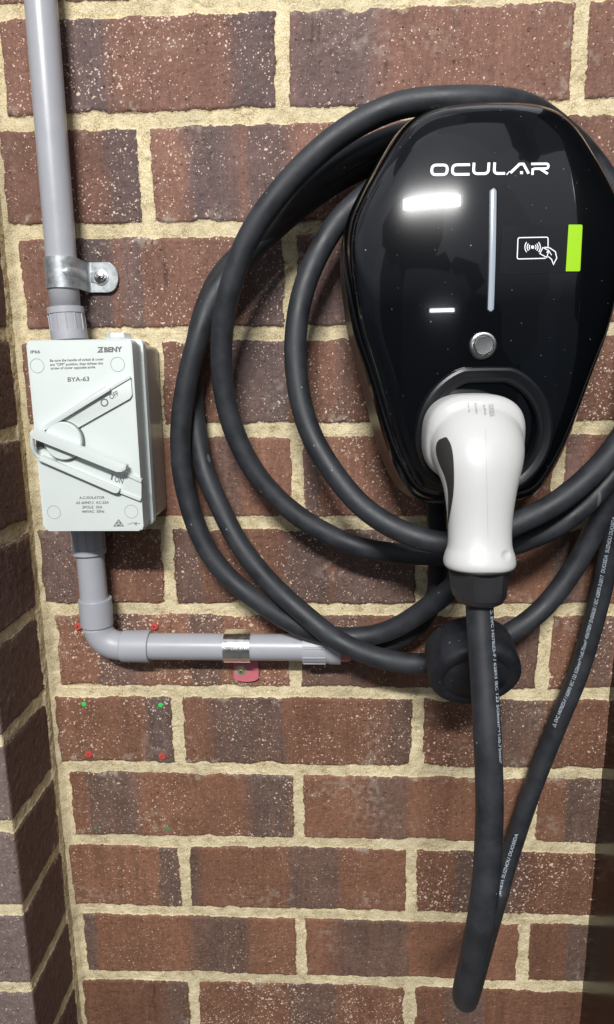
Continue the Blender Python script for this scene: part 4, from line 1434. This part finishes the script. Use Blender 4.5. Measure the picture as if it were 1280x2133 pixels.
# screw covers
for px, py in ((78, 762), (245.5, 759), (113, 1067), (274, 1065.5)):
    c = at(px, py, DF)
    lathe('screw_cover', c + Vector((0, 0.0003, 0)), c + Vector((0, -1, 0)), [(0, 0.0053), (0.00035, 0.0053), (0.00035, 0.0051), (0.00020, 0.00505), (0.00020, 0.0)], M_BOX, coverb, 48, 0.3)
    bm = bmesh.new()
    n = 48
    A_ = [bm.verts.new(c + Vector((math.cos(2 * math.pi * k / n) * 0.00555, -0.00012, math.sin(2 * math.pi * k / n) * 0.00555))) for k in range(n)]
    B_ = [bm.verts.new(c + Vector((math.cos(2 * math.pi * k / n) * 0.00528, -0.00012, math.sin(2 * math.pi * k / n) * 0.00528))) for k in range(n)]
    for k in range(n): bm.faces.new((A_[k], A_[(k + 1) % n], B_[(k + 1) % n], B_[k]))
    bm_obj('seam', bm, M_INK, coverb, False)
# raised OFF plateau and ridges, ON plateau and ridges
prism_px('off_plate', Z6([(235, 845), (905, 425), (930, 428), (942, 570), (925, 600), (490, 845), (400, 900)]), DF + 0.0022, DF - 0.001, M_BOX, coverb, 2.5, 0.0009)
prism_px('off_ridge', Z6([(150, 862), (715, 495), (752, 505), (762, 530), (190, 880)]), DF + 0.0058, DF - 0.001, M_BOX, coverb, 2.5, 0.0010)
prism_px('off_rail', Z6([(748, 505), (915, 408), (930, 430), (760, 530)]), DF + 0.0034, DF - 0.001, M_BOX, coverb, 1.5, 0.0007)
prism_px('on_plate', Z6([(420, 1010), (1005, 1275), (1020, 1300), (1020, 1440), (1000, 1450), (300, 1150)]), DF + 0.0016, DF - 0.001, M_BOX, coverb, 2.5, 0.0006)
prism_px('on_rail', Z6([(880, 1205), (1020, 1275), (1018, 1302), (870, 1235)]), DF + 0.0030, DF - 0.001, M_BOX, coverb, 1.2, 0.0006)
prism_px('on_rail', Z6([(830, 1362), (1018, 1432), (1010, 1456), (830, 1385)]), DF + 0.0030, DF - 0.001, M_BOX, coverb, 1.2, 0.0006)
# hub and lever
hc_ = at(132.5, 918.5, DF + 0.004)
hub = lathe('hub', Vector((hc_.x, -DF + 0.001, hc_.z)), Vector((hc_.x, -1, hc_.z)), [(0, 0.0153), (0.0060, 0.0151), (0.0068, 0.0143), (0.0068, 0.0)], M_BOX, iso, 64, 0.5)
lathe('hub_shadow_gap', Vector((hc_.x, -DF + 0.001, hc_.z)), Vector((hc_.x, -1, hc_.z)), [(0, 0.0160), (0.0034, 0.0160), (0.0034, 0.0)], M_INK, iso, 64, 0.5)  # solid dark disc standing in for the shade round the hub
lev = thing('x', (0, 0, 0), '', '')
bpy.data.objects.remove(lev)
lever = prism_px('lever', Z6([(92, 872), (125, 856), (165, 868), (890, 1150), (897, 1172), (868, 1212), (812, 1212), (95, 925)]), DF + 0.0118, DF + 0.0060, M_BOX, iso, 3, 0.0014)
prism_px('lever_arm', Z6([(140, 1082), (185, 1076), (836, 1352), (838, 1372), (815, 1390), (785, 1385), (150, 1110)]), DF + 0.0056, DF + 0.0002, M_BOX, lever, 2.5, 0.0012)
# curved end joining both arms
cpts = [at(*Z6([(118, 895)])[0], DF + 0.0095), at(*Z6([(110, 960)])[0], DF + 0.0086), at(*Z6([(120, 1020)])[0], DF + 0.0070), at(*Z6([(142, 1070)])[0], DF + 0.0050), at(*Z6([(176, 1093)])[0], DF + 0.0040)]
tube('lever_hoop', smooth_path(cpts, 0.0008), 0.0017, M_BOX, lever, 16)
prism_px('lock_hole', Z6([(140, 940), (196, 962), (206, 1010), (160, 1030), (140, 1000)]), DF + 0.0009, DF - 0.0005, M_INK, iso, 2, 0.0002)
# blanking plug on top
bp = Vector((-0.1290, -0.026, bz1 - 0.0010))
bp.x = at(247, 690, 0.026).x
lathe('seal_ring', bp, bp + Vector((0, 0, 1)), [(0, 0.0126), (0.0022, 0.0126), (0.0026, 0.0120)], M_SEAL, iso, 48)
bpl = lathe('blanking_plug', bp + Vector((0, 0, 0.0024)), bp + Vector((0, 0, 1)), [(0, 0.0133), (0.0022, 0.0133), (0.0028, 0.0125), (0.0028, 0.0)], M_BOX, iso, 48)
bm = bmesh.new()
A_ = []; B_ = []
for k in range(6):
    a_ = math.pi / 3 * k + 0.2
    A_.append(bm.verts.new(bp + Vector((math.cos(a_) * 0.0108, math.sin(a_) * 0.0108, 0.0052)))); B_.append(bm.verts.new(bp + Vector((math.cos(a_) * 0.0104, math.sin(a_) * 0.0104, 0.0095))))
for k in range(6): bm.faces.new((A_[k], A_[(k + 1) % 6], B_[(k + 1) % 6], B_[k]))
bm.faces.new(A_); bm.faces.new(B_)
bmesh.ops.bevel(bm, geom=list(bm.edges), offset=0.0004, segments=2, affect='EDGES')
bm_obj('hex_head', bm, M_BOX, bpl, True, 0.5)

FL = lambda x, y: at(x, y, DF + 0.00015)
K = coverb
text_px('printed_text', 'IP66', 64, 736, 20, 6.5, -1, FL, M_INK, K, 0.01)
text_px('printed_text', 'BENY', 217.5, 733.5, 38, 10.5, -2, FL, M_INK, K, 0.035)
strokes('logo_mark', [([(204.5, 724.2), (214, 723.6), (205, 733.4), (215.5, 732.8)], 2.6, False), ([(213.5, 727), (211.5, 731.5)], 1.6, False)], FL, M_INK, K)
text_px('printed_text', 'Be sure the handle of switch & cover', 104.5, 753.5, 112, 5.4, -1.6, FL, M_INK, K, 0.008)
text_px('printed_text', 'are "OFF" position, then tighten the', 105, 762, 110, 5.4, -1.6, FL, M_INK, K, 0.008)
text_px('printed_text', 'screw of cover opposite angle.', 106, 769.5, 94, 5.4, -1.6, FL, M_INK, K, 0.008)
text_px('printed_text', 'BYA-63', 141.5, 795, 45, 9.5, -2, FL, M_INK, K, 0.006)
FO = lambda x, y: at(x, y, DF + 0.0022 + 0.00015)
FN = lambda x, y: at(x, y, DF + 0.0016 + 0.00015)
strokes('printed_ring', [([(218 + 7.0 * math.cos(a_ * math.pi / 12), 838.5 + 7.2 * math.sin(a_ * math.pi / 12)) for a_ in range(24)], 2.6, True)], FO, M_INK, K)
text_px('printed_text', 'OFF', 231.5, 832.5, 20, 11.5, -28, FO, M_INK, K, 0.0)
strokes('printed_bar', [([(234.8, 988), (232.6, 999.5)], 3.4, False)], FN, M_INK, K)
text_px('printed_text', 'ON', 238.5, 1003, 18, 11.5, 14, FN, M_INK, K, 0.0)
text_px('printed_text', 'A.C.ISOLATOR', 165.5, 1039.5, 53, 5.6, -0.6, FL, M_INK, K, 0.006)
text_px('printed_text', 'AS 60947.3  AC-22A', 158.5, 1050, 69, 5.6, -0.8, FL, M_INK, K, 0.006)
text_px('printed_text', '3POLE  35A', 172, 1059.3, 42, 5.6, -0.8, FL, M_INK, K, 0.006)
text_px('printed_text', '440VAC  50Hz', 171, 1068.3, 47, 5.6, -0.8, FL, M_INK, K, 0.006)
strokes('approval_mark', [([(247.5, 1082.5), (257.5, 1095.5), (238.0, 1095.8)], 1.7, True), ([(247.8 + 4 * math.cos(a_ * math.pi / 8), 1091.2 + 3.6 * math.sin(a_ * math.pi / 8)) for a_ in range(16)], 1.2, True), ([(245.8, 1091), (247.6, 1093.2), (250.6, 1089)], 1.3, False)], FL, M_INK, K)
strokes('switch_symbol', [([(266, 1091.6), (272, 1091.4), (278.5, 1087.6)], 1.0, False), ([(278.5, 1091), (292.5, 1090.4)], 1.0, False), ([(281, 1090), (284.5, 1087.6), (284.5, 1094), (281, 1091.5)], 1.0, True)], FL, M_INK, K)
